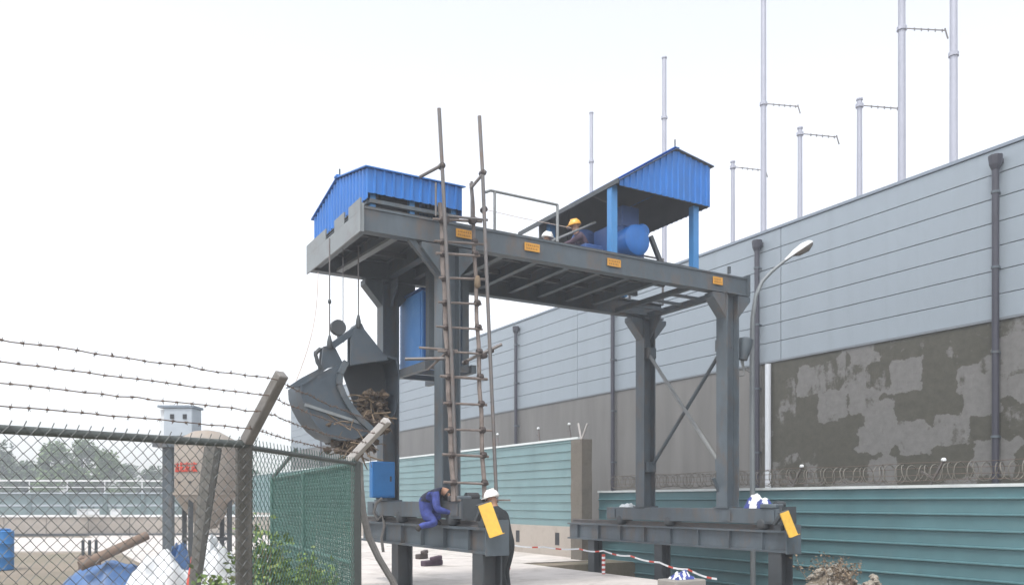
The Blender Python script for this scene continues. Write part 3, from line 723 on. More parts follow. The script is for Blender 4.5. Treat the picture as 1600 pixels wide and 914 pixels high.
# ------------------------------------------------------------------ grab bucket on wire ropes
GY = 14.0
gb = empty('grab_bucket', (4.85, GY, EYE + 1.1), 'dark grey clamshell grab hanging from the left platform, half open and full of debris', 'grab bucket')
def gp(u, v, y=GY - .5): return at(u, v, y=y)
B = M['bucket']
YS0, YS1 = GY - .42, GY + .30
def px_prism(uv, y0, th):
    return [at(u, v, y=y0) for u, v in uv], (0, th, 0)
# left shell: two cheeks and a curved skin between them
cheek = [(470, 601), (492, 588), (516, 575), (540, 566), (532, 584), (531, 600), (538, 618), (550, 637), (566, 656), (582, 672), (566, 681), (548, 687), (530, 687), (513, 680), (498, 668), (485, 651), (475, 632), (470, 616)]
for y in (YS0, YS1 - .03):
    pts = [at(u, v, y=YS0) for u, v in cheek]; pts = [Vector((p.x, y, p.z)) for p in pts]
    MB().prism(pts, (0, .03, 0)).build('cheek_plate', B, gb)
skin = [(582, 672), (566, 682), (548, 688), (530, 688), (513, 681), (498, 669), (485, 652), (475, 633), (470, 617), (469, 601), (492, 587)]
a = MB(); pts = [at(u, v, y=YS0) for u, v in skin]; v_ = []
cx, cz = sum(p.x for p in pts) / len(pts) + .2, sum(p.z for p in pts) / len(pts) + .25
for p in pts:
    d = Vector((cx - p.x, 0, cz - p.z)).normalized() * .03
    v_ += [Vector((p.x, YS0 - .02, p.z)), Vector((p.x, YS1 + .02, p.z)), Vector((p.x + d.x, YS1 + .02, p.z + d.z)), Vector((p.x + d.x, YS0 - .02, p.z + d.z))]
f_ = []
for i in range(len(pts) - 1):
    for k in range(4): f_.append((i * 4 + k, i * 4 + (k + 1) % 4, i * 4 + 4 + (k + 1) % 4, i * 4 + 4 + k))
f_ += [(0, 1, 2, 3), tuple((len(pts) - 1) * 4 + k for k in range(4))]
a.add(v_, f_); a.build('shell_skin', B, gb, True)
# rim of the mouth and lip
rim = [(541, 565), (531, 584), (530, 601), (537, 619), (549, 638), (565, 657), (583, 673)]
for i in range(len(rim) - 1):
    p, q = at(*rim[i], y=YS0 - .05), at(*rim[i + 1], y=YS0 - .05); MB().bar(p, q, .10, .07, (0, 1, 0)).build('rim_segment', M['steel'], gb)
MB().prism([gp(448, 606, YS0), gp(472, 590, YS0), gp(508, 571, YS0), gp(514, 574, YS0), gp(472, 603, YS0)], (0, .12, 0)).build('lip_plate', B, gb)
MB().bar(gp(476, 632, YS0 - .02), gp(568, 662, YS0 - .02), .03, .05, (0, 0, 1)).build('wear_strip', M['steel_pale_lit'], gb)
# right shell seen from inside
back = [(541, 570), (560, 564), (585, 560), (608, 566), (612, 590), (611, 620), (606, 648), (594, 668), (580, 680)]
pts = [at(u, v, y=GY + .1) for u, v in back]; a = MB(); v_ = []
for p in pts: v_ += [Vector((p.x, YS0 + .2, p.z)), Vector((p.x, YS1 + .15, p.z)), Vector((p.x + .02, YS1 + .15, p.z + .03)), Vector((p.x + .02, YS0 + .2, p.z + .03))]
f_ = []
for i in range(len(pts) - 1):
    for k in range(4): f_.append((i * 4 + k, i * 4 + (k + 1) % 4, i * 4 + 4 + (k + 1) % 4, i * 4 + 4 + k))
a.add(v_, f_); a.build('shell_skin', B, gb)
pts2 = [Vector((p.x, YS1 + .1, p.z)) for p in pts] ; MB().prism(pts2, (0, .03, 0)).build('cheek_plate', M['steel_dark'], gb)  # darker steel stands in for the shade inside the shell
# head frame
for y in (YS0 + .02, YS0 + .17):
    P = [at(u, v, y=YS0) for u, v in ((549, 570), (549, 528), (557, 509), (566, 505), (570, 514), (608, 562))]
    MB().prism([Vector((p.x, y, p.z)) for p in P], (0, .04, 0)).build('head_plate', B, gb)
for y in (YS0 + .02, YS0 + .17):
    P = [at(u, v, y=YS0) for u, v in ((502, 577), (506, 541), (522, 538), (537, 568))]
    MB().prism([Vector((p.x, y, p.z)) for p in P], (0, .04, 0)).build('arm_plate', B, gb)
MB().bar(gp(518, 541, YS0 + .02), gp(562, 510, YS0 + .1), .10, .10).build('head_beam', B, gb)
MB().tube(at(520, 541, y=YS0), at(520, 541, y=YS0) + Vector((0, .3, 0)), .05, 10).build('pivot_shaft', M['steel_dark'], gb, True)
MB().tube(at(562, 510, y=YS0) + Vector((0, .05, 0)), at(562, 510, y=YS0) + Vector((0, .32, 0)), .06, 10).build('pivot_shaft', M['steel_dark'], gb, True)
p = at(528, 512, y=GY - .3); MB().lathe(p - Vector((0, .05, 0)), (0, 1, 0), [(0, .05), (0, .13), (.03, .13), (.05, .10), (.07, .13), (.1, .13), (.1, .05)], 18).build('rope_sheave', M['steel_dark'], gb, True)
MB().bar(p + Vector((0, 0, -.05)), p + Vector((.07, 0, -.25)), .06, .08).build('sheave_hanger', M['steel_dark'], gb)
a = MB(); a.pipe([gp(503, 577), gp(496, 566), gp(493, 553), gp(497, 548), gp(501, 545)], .035, 8); a.build('hook_link', M['steel_dark'], gb, True)
a = MB(); a.box(gp(494, 556, YS0 - .04) , gp(490, 549, YS0 + .04)); a.build('link_pin', M['steel_dark'], gb)
# ropes
for i, (u, v, y) in enumerate(((515, 540, GY - .45), (536, 512, GY - .2), (560, 508, GY - .4))):
    p = at(u, v, y=y); o = MB().tube((p.x, p.y, p.z), (p.x, p.y, DB + .1), .012 if i != 1 else .008, 6).build('hoist_rope', M['rope'], gb)
    if i != 1: MB().lathe((p.x, p.y, p.z - .05), (0, 0, 1), [(0, .03), (.05, .05), (.12, .045), (.22, .02)], 8).build('rope_socket', M['steel_dark'], o, True)
    if i == 0: MB().lathe((p.x, p.y, at(515, 475, y=y).z), (0, 0, 1), [(0, .012), (.02, .03), (.06, .03), (.08, .012)], 8).build('rope_clip', M['steel_dark'], o, True)
# slack tag line from the platform corner down to the lip
p, q = at(497, 426, y=14.9), at(458, 606, y=GY - .3); pts = []
for k in range(13): t = k / 12; w = p.lerp(q, t); w.x += .12 * math.sin(t * 3.1) ; pts.append(w)
MB().pipe(pts, .009, 5).build('tag_line', M['rope_pale'], gb)
# debris in and under the grab: clods and stalks, beyond counting
rnd = random.Random(4)
a = MB()
def clod(a, c, r, rnd):
    vs = []; n1 = 6
    for (h, rr) in ((-.9, .45), (-.2, 1), (.4, .85), (.95, .3)):
        for k in range(n1):
            an = 2 * math.pi * k / n1 + rnd.random() * .6; q = rr * r * rnd.uniform(.7, 1.2)
            vs.append((c.x + q * math.cos(an), c.y + q * math.sin(an), c.z + h * r * rnd.uniform(.6, 1.0)))
    fs = [(i * n1 + k, i * n1 + (k + 1) % n1, i * n1 + n1 + (k + 1) % n1, i * n1 + n1 + k) for i in range(3) for k in range(n1)] + [tuple(range(n1))[::-1], tuple(18 + k for k in range(n1))]
    a.add(vs, fs)
debris = empty('debris_heap', at(560, 660, y=GY) , 'brown tangle of reeds and debris spilling out of the grab bucket', 'debris')
for k in range(420):
    t = rnd.random()
    if t < .55: u, v = rnd.uniform(545, 606), 0; v = rnd.uniform(max(612, 612 + (575 - u) * .3), 676)
    else:
        v = rnd.uniform(655, 706); u = rnd.gauss(550, 16) + (v - 680) * .1
    if u < 560 and v < 650: continue
    clod(a, at(u, v, y=GY + rnd.uniform(-.4, .45)), rnd.uniform(.035, .10), rnd)
a.build('clods', M['trash'], debris)['kind'] = 'stuff'
a = MB()
for k in range(190):
    u = rnd.gauss(553, 17); v = rnd.uniform(640, 712) if rnd.random() < .7 else rnd.uniform(615, 660)
    if v < 650 and u < 560: u = rnd.uniform(562, 605)
    p = at(u, v, y=GY + rnd.uniform(-.5, .4)); d = Vector((rnd.gauss(0, .6), rnd.gauss(0, .3), rnd.gauss(-.25, .3))).normalized() * rnd.uniform(.15, .45)
    a.pipe([p, p + d * .5 + Vector((0, 0, rnd.uniform(-.02, .06))), p + d], rnd.uniform(.005, .013), 4)
a.build('stalks', M['trash_pale'], debris)['kind'] = 'stuff'

# ------------------------------------------------------------------ ladder and scaffold tubes against the near left leg
lad = empty('ladder', (6.5, 11.95, .1), 'tall weathered pole ladder with lashed rungs leaning on the near left leg', 'ladder')
def lp(u, v, yb=11.95, yt=12.35):
    y = yb + (yt - yb) * (790 - v) / 460; return at(u, v, y=y)
for (ub, vb, ut, vt, r, m) in ((709, 783, 688, 318, .042, 'bamboo'), (757, 785, 737, 287, .036, 'bamboo')):
    pts = [lp(ub + (ut - ub) * k / 14, vb + (vt - vb) * k / 14) + Vector((.012 * math.sin(k * 2.1), 0, 0)) for k in range(15)]
    MB().pipe(pts, r * 1.1, 8, r * .9).build('stile', M[m], lad, True)
for v in (345, 379, 398, 436, 474, 512, 550, 589, 631, 672, 711, 754):
    t = (900 - v) / 582; u1 = 713 - 25 * t - 12 + random.uniform(-6, 3); u2 = 760 - 23 * (860 - v) / 573 + random.uniform(5, 14)
    p, q = lp(u1, v - 1) + Vector((0, -.05, 0)), lp(u2, v + 2.5 + random.uniform(-2, 2)) + Vector((0, -.05, 0))
    o = MB().tube(p, q, .021 + random.uniform(-.003, .005), 7).build('rung', M['bamboo'], lad, True)
    for uu in (713 - 25 * t, 760 - 23 * (860 - v) / 573):
        c = lp(uu, v); MB().lathe(c + Vector((-.05, -.03, 0)), (1, 0, 0), [(0, .04), (.02, .058), (.08, .058), (.1, .04)], 7).build('lashing', M['coupler'], o)
sc = empty('scaffold_poles', (6.6, 12.2, .1), 'pair of long scaffold tubes with couplers rising past the deck beside the ladder', 'scaffold')
def tube(pa, pb, r=.027, name='tube', m='tube'): return MB().tube(pa, pb, r, 8).build(name, M[m], sc, True)
T1 = [(686, 170), (691, 262), (699, 420), (706, 560), (714, 783)]
T2 = [(749, 182), (754, 270), (760, 420), (766, 560), (776, 785)]
for T in (T1, T2): MB().pipe([at(u, v, y=12.20 - (v - 170) * .0004) for u, v in T], .032, 8).build('standard', M['tube'], sc, True)
def coup(u, v, y=12.18, r=.05):
    c = at(u, v, y=y); MB().lathe(c - Vector((0, .06, 0)), (0, 1, 0), [(0, .03), (.01, r), (.11, r), (.12, .03)], 8).build('coupler', M['coupler'], sc, True)
tube(at(656, 277, y=12.45), at(693, 257, y=12.12)); coup(690, 260)
tube(at(735, 295, y=12.3), at(759, 267, y=12.12)); coup(754, 271); coup(756, 328)
tube(at(737, 345, y=12.3), at(737, 284, y=12.3), .022)
tube(at(681, 338, y=12.3), at(681, 286, y=12.3), .018)
tube(at(722, 567, y=12.22), at(784, 538, y=12.0)); coup(766, 548, 12.1); coup(756, 556, 12.1); coup(727, 566, 12.2, .04)
tube(at(633, 561, y=12.5), at(706, 560, y=12.12)); tube(at(655, 543, y=12.5), at(715, 548, y=12.1), .02, 'tube', 'bamboo'); coup(703, 552, 12.1, .065)
tube(at(668, 578, y=12.4), at(706, 543, y=12.12), .02, 'tube', 'bamboo')
tube(at(700, 338, y=12.2), at(762, 344, y=12.12), .022); coup(738, 345, 12.2, .06); coup(696, 345, 12.2, .06)
MB().lathe(at(746, 450, y=12.1), (0, 0, 1), [(0, .03), (.03, .055), (.14, .05), (.2, .03)], 8).build('rag_knot', M['trash_pale'], sc, True)

pk = empty('scaffold_board', (6.5, 12.0, EYE + .003), 'short worn board across the left bogie carrying the ladder foot', 'board')
for k in range(2): MB().box((5.95, 11.80 + k * .17, EYE + .003), (6.88, 11.955 + k * .17, EYE + .034)).build('plank', M['bamboo'], pk, bevel=.004)
# ------------------------------------------------------------------ street lamp
lamp = empty('street_lamp', at(1177, 783, x=13.55) * 1.0, 'grey street lamp with curved arm behind the near right leg', 'street lamp')
bp_ = at(1177, 783, x=13.55); lamp.location = (bp_.x, bp_.y, -1.1)
cr = Vector((CS, -SN, 0)); D_ = 13.55 / (SN + CS * 377 / FPX)
pts = []
for (u, v) in ((1177, 905), (1176, 780), (1175, 640), (1175, 540), (1176, 495), (1181, 462), (1191, 440), (1205, 425), (1222, 411), (1238, 399)):
    pts.append(Vector((bp_.x, bp_.y, EYE - (v - 783) / FPX * D_)) + cr * ((u - 1177) / FPX * D_))
pts[0].z = -1.1
MB().pipe(pts, .062, 10, .03).build('pole', M['lamp_pole'], lamp, True)
h0 = Vector((bp_.x, bp_.y, 0)) + cr * ((1232 - 1177) / FPX * D_) + Vector((0, 0, EYE - (404 - 783) / FPX * D_))
h1 = Vector((bp_.x, bp_.y, 0)) + cr * ((1268 - 1177) / FPX * D_) + Vector((0, 0, EYE - (380 - 783) / FPX * D_))
dh = (h1 - h0).normalized(); Lh = (h1 - h0).length; up = Vector((0, 0, 1)); up = (up - dh * up.dot(dh)).normalized(); sd = dh.cross(up)
def half_shell(name, m, s, prof, parent):
    v = []; n = 9
    for (t, w, h) in prof:
        for k in range(n):
            an = math.pi * k / (n - 1); v.append(h0 + dh * (t * Lh) + sd * (math.cos(an) * w) + up * (s * math.sin(an) * h))
    f = [(i * n + k, i * n + k + 1, i * n + n + k + 1, i * n + n + k) for i in range(len(prof) - 1) for k in range(n - 1)]
    f += [tuple(range(n)), tuple((len(prof) - 1) * n + k for k in range(n))]
    f += [tuple(i * n for i in range(len(prof))), tuple(i * n + n - 1 for i in range(len(prof)))]
    b_ = MB(); b_.add(v, f); return b_.build(name, m, parent, True)
hd = half_shell('lamp_head', M['lamp'], 1, [(-.15, .04, .04), (.05, .07, .06), (.3, .13, .10), (.7, .15, .12), (.95, .12, .09), (1.05, .05, .03)], lamp)
half_shell('lens', M['glass'], -1, [(.25, .11, .03), (.4, .13, .09), (.75, .14, .12), (.95, .11, .07), (1.02, .05, .02)], hd)

# ------------------------------------------------------------------ foreground chain-link fences with barbed wire
def chain_link(p, q, z0, z1, pitch, r, m, parent, name='mesh', nseg=3):
    """woven diamond mesh between p and q (xy)"""
    p = Vector((*p, 0)); q = Vector((*q, 0)); L_ = (q - p).length; d = (q - p) / L_; nn = Vector((-d.y, d.x, 0))
    a = MB(); n = int(L_ / (pitch / 2)); hh = pitch * .52
    for i in range(n + 1):
        s = i * pitch / 2; pts = []; k = 0; z = z0
        while z <= z1 + 1e-6:
            off = (pitch / 4) * (1 if (k + i) % 2 else -1) * 1.02
            w = .012 * noise.noise((s * 2.1, z * 2.3, 1)) 
            pts.append(p + d * (s + off + w) + nn * (r * 1.1 * (1 if k % 2 else -1) + .015 * noise.noise((s * 1.3, z * 1.1, 9))) + Vector((0, 0, z + .006 * noise.noise((s * 5, z * 3, 4)))))
            z += hh; k += 1
        # twisted tip above the rail
        pts.append(pts[-1] + Vector((0, 0, .036)) - d * (.016 if k % 2 else -.016))
        a.pipe(pts, r, nseg)
    o = a.build(name, m, parent); o['kind'] = 'stuff'; return o
def barbed(p, q, parent, sag=.02, name='barbed_wire', r=.0042, seed=1):
    p = Vector(p); q = Vector(q); L_ = (q - p).length; n = max(6, int(L_ / .12)); rnd = random.Random(seed); pts = []
    for k in range(n + 1):
        t = k / n; w = p.lerp(q, t); w.z -= sag * 4 * t * (1 - t) * L_ * .5; w.z += rnd.gauss(0, .0035); pts.append(w)
    a = MB(); a.pipe(pts, r, 5)
    s = .05
    d, sd_, t_ = frame_of(q - p)
    while s < L_:
        t = s / L_; k = min(n - 1, int(t * n)); c = pts[k].lerp(pts[k + 1], t * n - k)
        a.lathe(c - d * .012, d, [(0, .004), (.003, .0075), (.021, .0075), (.024, .004)], 5)
        for j in range(4):
            an = rnd.random() * 6.28; e_ = (sd_ * math.cos(an) + t_ * math.sin(an)) * .022 + d * rnd.uniform(-.01, .01); a.bar(c - e_ * .2, c + e_, .003, .003)
        s += .105 + rnd.uniform(-.01, .01)
    return a.build(name, M['barb'], parent)
C0 = ray(-330, 4.52); C1 = ray(381, 6.7); C2 = ray(556, 9.9); C3 = ray(427, 16.2)
# keep the first stretch straight: from the corner back through the point sighted at the picture's left edge
E0 = Vector((*ray(0, 5.29), 0)); E1 = Vector((*C1, 0)); dr = (E0 - E1).normalized(); P0 = E1 + dr * 4.6
ZR = EYE + .475
f1 = empty('chain_link_fence', (E1.x, E1.y, 0), 'grey chain-link fence with four barbed wires across the lower left foreground', 'fence')
nf = Vector((-dr.y, dr.x, 0)); nf = nf if nf.dot(E1) < 0 else -nf; nf = nf * .068
chain_link((P0.x + nf.x, P0.y + nf.y), (E1.x + nf.x - dr.x * .07, E1.y + nf.y - dr.y * .07), .1, ZR + .004, .083, .0039, M['wire'], f1, 'wire_mesh')
MB().tube((P0.x + nf.x * .62, P0.y + nf.y * .62, ZR - .02), (E1.x + nf.x * .62, E1.y + nf.y * .62, ZR - .02), .03, 10).build('top_rail', M['rail_green'], f1, True)
MB().tube((P0.x, P0.y, .12), (E1.x, E1.y, .12), .02, 8).build('bottom_rail', M['rail_green'], f1, True)
def cpost(p, zt, w, m, parent):
    a = MB(); a.box((p[0] - w / 2, p[1] - w / 2, 0), (p[0] + w / 2, p[1] + w / 2, zt)); return a.build('post', M[m], parent, bevel=.012)
po = cpost(C1, ZR + .02, .115, 'post_dark', f1)
po2 = cpost((P0.x, P0.y), ZR + .02, .115, 'post_conc', f1)
tip1 = at(441, 584, D=6.42); b1 = Vector((C1[0], C1[1], ZR - .02)); b1 = at(385, 690, D=6.66)
MB().bar(b1, tip1, .085, .085).build('leaning_arm', M['post_conc'], f1, bevel=.008)
off_arm = tip1 - b1
tip0 = Vector((P0.x, P0.y, ZR)) + off_arm; b0 = Vector((P0.x, P0.y, ZR))
MB().bar(b0, tip0, .085, .085).build('leaning_arm', M['post_conc'], f1, bevel=.008)
ts = (.90, .67, .45, .2)
for i, (t, v) in enumerate(zip(ts, (528, 563, 596, 631))):
    pr = b1.lerp(tip1, t) + Vector((-.02, -.05, 0)); pl = at(0, v, D=(5.0, 5.08, 5.17, 5.27)[i]); d = (pl - pr)
    barbed(pr + d * 2.2, pr, f1, .004, seed=i)
# second stretch, green, receding, and the third beyond it
f2 = empty('chain_link_fence', (C2[0], C2[1], 0), 'green coated mesh fence receding from the corner post to the pale arm', 'fence')
chain_link((C1[0] + .03, C1[1] + .1), C2, .05, ZR + .012, .08, .0036, M['wire_green'], f2, 'wire_mesh')
MB().tube((C1[0], C1[1] + .06, ZR - .03), (C2[0], C2[1], ZR - .03), .022, 8).build('top_rail', M['rail_green'], f2, True)
cpost(C2, ZR + .0, .10, 'rail_green', f2)
b2 = at(546, 720, D=9.9); tip2 = at(606, 656, D=9.62)
MB().bar(b2, tip2, .085, .085).build('leaning_arm', M['arm_pale'], f2, bevel=.008)
for i, t in enumerate(ts): barbed(b1.lerp(tip1, t) + Vector((.02, .03, 0)), b2.lerp(tip2, t) + Vector((0, -.03, 0)), f2, .02, r=.0035, seed=20 + i)
f3 = empty('chain_link_fence', (C3[0], C3[1], 0), 'darker green dense mesh fence standing behind the receding fence, with a diagonal stay', 'fence')
chain_link(C2, C3, .05, ZR - .02, .05, .0036, M['wire_green'], f3, 'wire_mesh')
chain_link((C2[0] + .05, C2[1] + .05), (C3[0] + .05, C3[1] + .05), .05, ZR - .04, .065, .0038, M['wire_green'], f3, 'wire_mesh')
MB().tube((C2[0], C2[1], ZR - .03), (C3[0], C3[1], ZR - .03), .03, 8).build('top_rail', M['wire_green'], f3, True)
MB().tube((C2[0], C2[1], .9), (C3[0], C3[1], .9), .025, 8).build('middle_rail', M['wire_green'], f3, True)
cpost(C3, ZR + .0, .11, 'wire_green', f3)
m3 = ((C2[0] + C3[0]) / 2, (C2[1] + C3[1]) / 2); cpost(m3, ZR - .05, .09, 'wire_green', f3)
MB().bar(at(427, 745, D=16.1), at(463, 702, D=15.0), .05, .05).build('diagonal_stay', M['rail_green'], f3)
# weathered post and bent pole beside the pale arm
e = empty('leaning_pole', (*ray(566, 10.3), 0), 'bent weathered wooden pole leaning beside the green fence end', 'pole')
MB().pipe([at(u, v, D=10.4) for u, v in ((561, 722), (563, 760), (567, 800), (576, 838), (592, 872), (612, 905), (640, 960))], .05, 8, .042).build('stem', M['post_conc'], e, True)
e = empty('fence_post', (*ray(559, 10.6), 0), 'thin grey upright post just right of the green fence end', 'post')
MB().tube((*ray(560, 10.6), 0), (*ray(559, 10.6), EYE + .45), .045, 8).build('shaft', M['post_conc'], e, True)
e = empty('rope_coil', at(590, 790, D=11.5), 'grey hose loosely hung at the end of the left bogie', 'hose')
MB().pipe([at(u, v, D=15.2) for u, v in ((597, 778), (588, 786), (584, 800), (590, 812), (597, 805), (601, 820), (596, 840), (599, 862))], .028, 7).build('hose', M['post_conc'], e, True)

# ------------------------------------------------------------------ weeds and trees
def leaf_quad(a, c, s, rnd, up_bias=.3):
    d = Vector((rnd.gauss(0, 1), rnd.gauss(0, 1), rnd.gauss(up_bias, .7))).normalized(); _, sd_, t_ = frame_of(d)
    an = rnd.random() * 6.28; w = sd_ * math.cos(an) + t_ * math.sin(an)
    a.add([c - d * s * .5, c + w * s * .32, c + d * s * .6, c - w * s * .32], [(0, 1, 2, 3)])
def bush(name, label, cat, base, h, w, nl, ls, m, seed, stems=12, group=None):
    rnd = random.Random(seed); e = empty(name, base, label, cat, group); a = MB(); st = MB(); base = Vector(base)
    for k in range(stems):
        an = rnd.random() * 6.28; sp_ = rnd.random() * w; hh = h * rnd.uniform(.5, 1)
        p1 = base + Vector((math.cos(an) * sp_ * .5, math.sin(an) * sp_ * .5, 0)); p2 = base + Vector((math.cos(an) * sp_, math.sin(an) * sp_, hh)); pm = p1.lerp(p2, .5) + Vector((rnd.gauss(0, .05), rnd.gauss(0, .05), .05))
        st.pipe([p1, pm, p2], .008, 4, .003)
        for j in range(nl // stems):
            t = rnd.uniform(.15, 1.05); c = (p1.lerp(pm, t * 2) if t < .5 else pm.lerp(p2, t * 2 - 1)) + Vector((rnd.gauss(0, .06), rnd.gauss(0, .06), rnd.gauss(0, .05)))
            leaf_quad(a, c, ls * rnd.uniform(.6, 1.3), rnd)
    st.build('stems', M['wood'], e); a.build('foliage', M[m], e)
for i, (u, D, h, w, lab) in enumerate(((412, 8.3, 1.5, .36, 'tall leafy weed with yellowish leaves right behind the corner post'), (442, 9.0, 1.25, .45, 'bushy green weed under the diagonal stay of the green fence'), (478, 10.6, .95, .4, 'low green weed behind the receding green fence'), (362, 9.5, .85, .4, 'low green weed left of the corner post'))):
    bush('weed_plant', lab, 'plant', (*ray(u, D), 0), h, w, 1300, .075, 'leaf_bright', 30 + i, 26, 'weeds at the fence')

def tree(u, D, h, w, label, m, seed, n=3600, ls=.36):
    rnd = random.Random(seed); X, Y = ray(u, D); e = empty('tree', (X, Y, 0), label, 'tree', 'trees beyond the basins')
    t = MB(); top = Vector((X + rnd.gauss(0, .3), Y, h * .75)); t.pipe([(X, Y, 0), (X + rnd.gauss(0, .15), Y, h * .35), top], .2, 7, .05)
    cl = []
    for k in range(20):
        an = rnd.random() * 6.28; zz = rnd.uniform(.26, .95); rr = w * rnd.uniform(.15, 1) * min(1, (1.12 - zz) * 1.5)
        c = Vector((X + rr * math.cos(an), Y + rr * math.sin(an), h * zz)); cl.append((c, rnd.uniform(.5, 1.0) * w * .42))
        t.pipe([Vector((X, Y, h * zz * .6)), c], .07, 5, .02)
    t.build('trunk', M['trunk'], e, True); a = MB()
    for k in range(n):
        c, r = rnd.choice(cl); d = Vector((rnd.gauss(0, 1), rnd.gauss(0, 1), rnd.gauss(0, 1))).normalized() * r * rnd.random() ** .4
        leaf_quad(a, c + d, ls * rnd.uniform(.6, 1.3), rnd)
    a.build('crown', M[m], e)
tree(14, 88, 7.6, 3.6, 'grey-green round tree at the left edge beyond the basins', 'leaf_grey', 1)
tree(-60, 92, 7.9, 3.6, 'grey-green tree cut by the left edge of the picture', 'leaf_grey', 2)
tree(88, 86, 7.4, 3.0, 'green tree, second from the left edge beyond the railing', 'leaf', 3)
tree(128, 90, 8.3, 3.4, 'tallest green tree in the middle of the row beyond the railing', 'leaf', 4)
tree(163, 87, 6.6, 2.8, 'green tree sloping down right of the tallest one', 'leaf', 5)
tree(48, 96, 6.0, 2.8, 'small tree filling the gap beside the leftmost round tree', 'leaf_grey', 9)
tree(198, 105, 6.0, 2.6, 'small grey-green tree left of the grey control box', 'leaf_grey', 6, 2600)
tree(240, 102, 5.8, 2.6, 'small tree just behind the mast of the grey control box', 'leaf_grey', 7, 2600)
tree(395, 110, 5.4, 2.4, 'small distant tree seen beside the corner post', 'leaf_grey', 8, 2400)

# ------------------------------------------------------------------ settling basins on the left
ba = empty('basin_wall', (*ray(120, 40), 0), 'low tan concrete basin wall with dark coping across the left yard', 'wall')
p, q = Vector((*ray(-260, 39), 0)), Vector((*ray(520, 41), 0))
n = 12
for k in range(n):
    s, t_ = p.lerp(q, k / n + .0006), p.lerp(q, (k + 1) / n - .0006)
    MB().bar(s + Vector((0, 0, .45)), t_ + Vector((0, 0, .45)), .3, .9).build('wall_block', M['concrete_pale'], ba)
MB().bar(p + Vector((0, 0, .95)), q + Vector((0, 0, .95)), .42, .1).build('coping', M['rail_white'], ba)
MB().bar(p + Vector((0, -.35, .06)), q + Vector((0, -.35, .06)), .3, .12).build('kerb', M['steel_dark'], ba)
tk = empty('settling_tank', (*ray(120, 62), 0), 'long blue-green tank wall with white railing beyond the basin wall', 'tank')
p, q = Vector((*ray(-260, 60), 0)), Vector((*ray(560, 64), 0))
for k in range(14):
    s, t_ = p.lerp(q, k / 14 + .0008), p.lerp(q, (k + 1) / 14 - .0008)
    MB().bar(s + Vector((0, 0, 1.1)), t_ + Vector((0, 0, 1.1)), .4, 2.2).build('wall_panel', M['tank'], tk)
    MB().bar(s + Vector((0, -.25, .1)), s + Vector((0, -.25, 2.3)), .25, .25).build('buttress', M['tank'], tk)
    MB().tube(s + Vector((0, 0, 2.2)), s + Vector((0, 0, 3.2)), .04, 6).build('rail_post', M['rail_white'], tk)
MB().bar(p + Vector((0, 0, 3.18)), q + Vector((0, 0, 3.18)), .1, .12).build('top_rail', M['rail_white'], tk)
MB().bar(p + Vector((0, 0, 2.7)), q + Vector((0, 0, 2.7)), .06, .06).build('middle_rail', M['rail_white'], tk)
MB().bar(p + Vector((0, -.2, 1.35)), q + Vector((0, -.2, 1.35)), .12, .14).build('pipe_run', M['cabin'], tk)
MB().bar(p + Vector((0, -.2, 2.26)), q + Vector((0, -.2, 2.26)), .5, .1).build('walkway', M['cabin'], tk)
# bits of white equipment on the basin wall
rnd = random.Random(3)
for k, (u, w) in enumerate(((128, .42), (146, .5), (181, .45))):
    X, Y = ray(u, 39.4); e = empty('valve_box', (X, Y, 1.0), ('small white valve box on the basin coping, leftmost of three', 'small white valve box on the basin coping, middle of three', 'small white valve box on the basin coping, nearest the tan silo')[k], 'valve box', 'valve boxes on the coping')
    MB().box((X - w / 2, Y - .15, 1.003), (X + w / 2, Y + .15, 1.26)).build('body', M['tarp_white'], e, bevel=.02)
    MB().box((X - w / 2 - .03, Y - .18, 1.262), (X + w / 2 + .03, Y + .18, 1.30)).build('lid', M['cap_lit_white'], e)
    MB().tube((X, Y, 1.30), (X, Y, 1.42), .03, 6).build('stem', M['steel_dark'], e)

# tan hopper silo and the grey control box on its mast
X, Y = ray(323, 20); sil = empty('silo', (X, Y, 0), 'tan hopper silo with red lettering on legs behind the chain-link fence', 'silo')
MB().lathe((X, Y, 0), (0, 0, 1), [(1.0, .22), (1.1, .28), (1.72, .70), (1.8, .73), (3.05, .73), (3.1, .70), (3.22, .48), (3.32, .3), (3.36, .05)], 24).build('hopper', M['silo'], sil, True)
for z in (1.8, 3.02): MB().lathe((X, Y, z), (0, 0, 1), [(0, .735), (0, .765), (.06, .765), (.06, .735)], 24).build('band', M['silo'], sil, True)
for an in (45, 135, 225, 315):
    c, s = math.cos(R(an)), math.sin(R(an)); MB().bar((X + c * .62, Y + s * .62, 0), (X + c * .62, Y + s * .62, 1.8), .1, .1).build('leg', M['steel_dark'], sil)
for z in (.75,): 
    for an in (45, 135, 225, 315):
        MB().bar((X + math.cos(R(an)) * .62, Y + math.sin(R(an)) * .62, z), (X + math.cos(R(an + 90)) * .62, Y + math.sin(R(an + 90)) * .62, z), .06, .06).build('cross_bar', M['steel_dark'], sil)
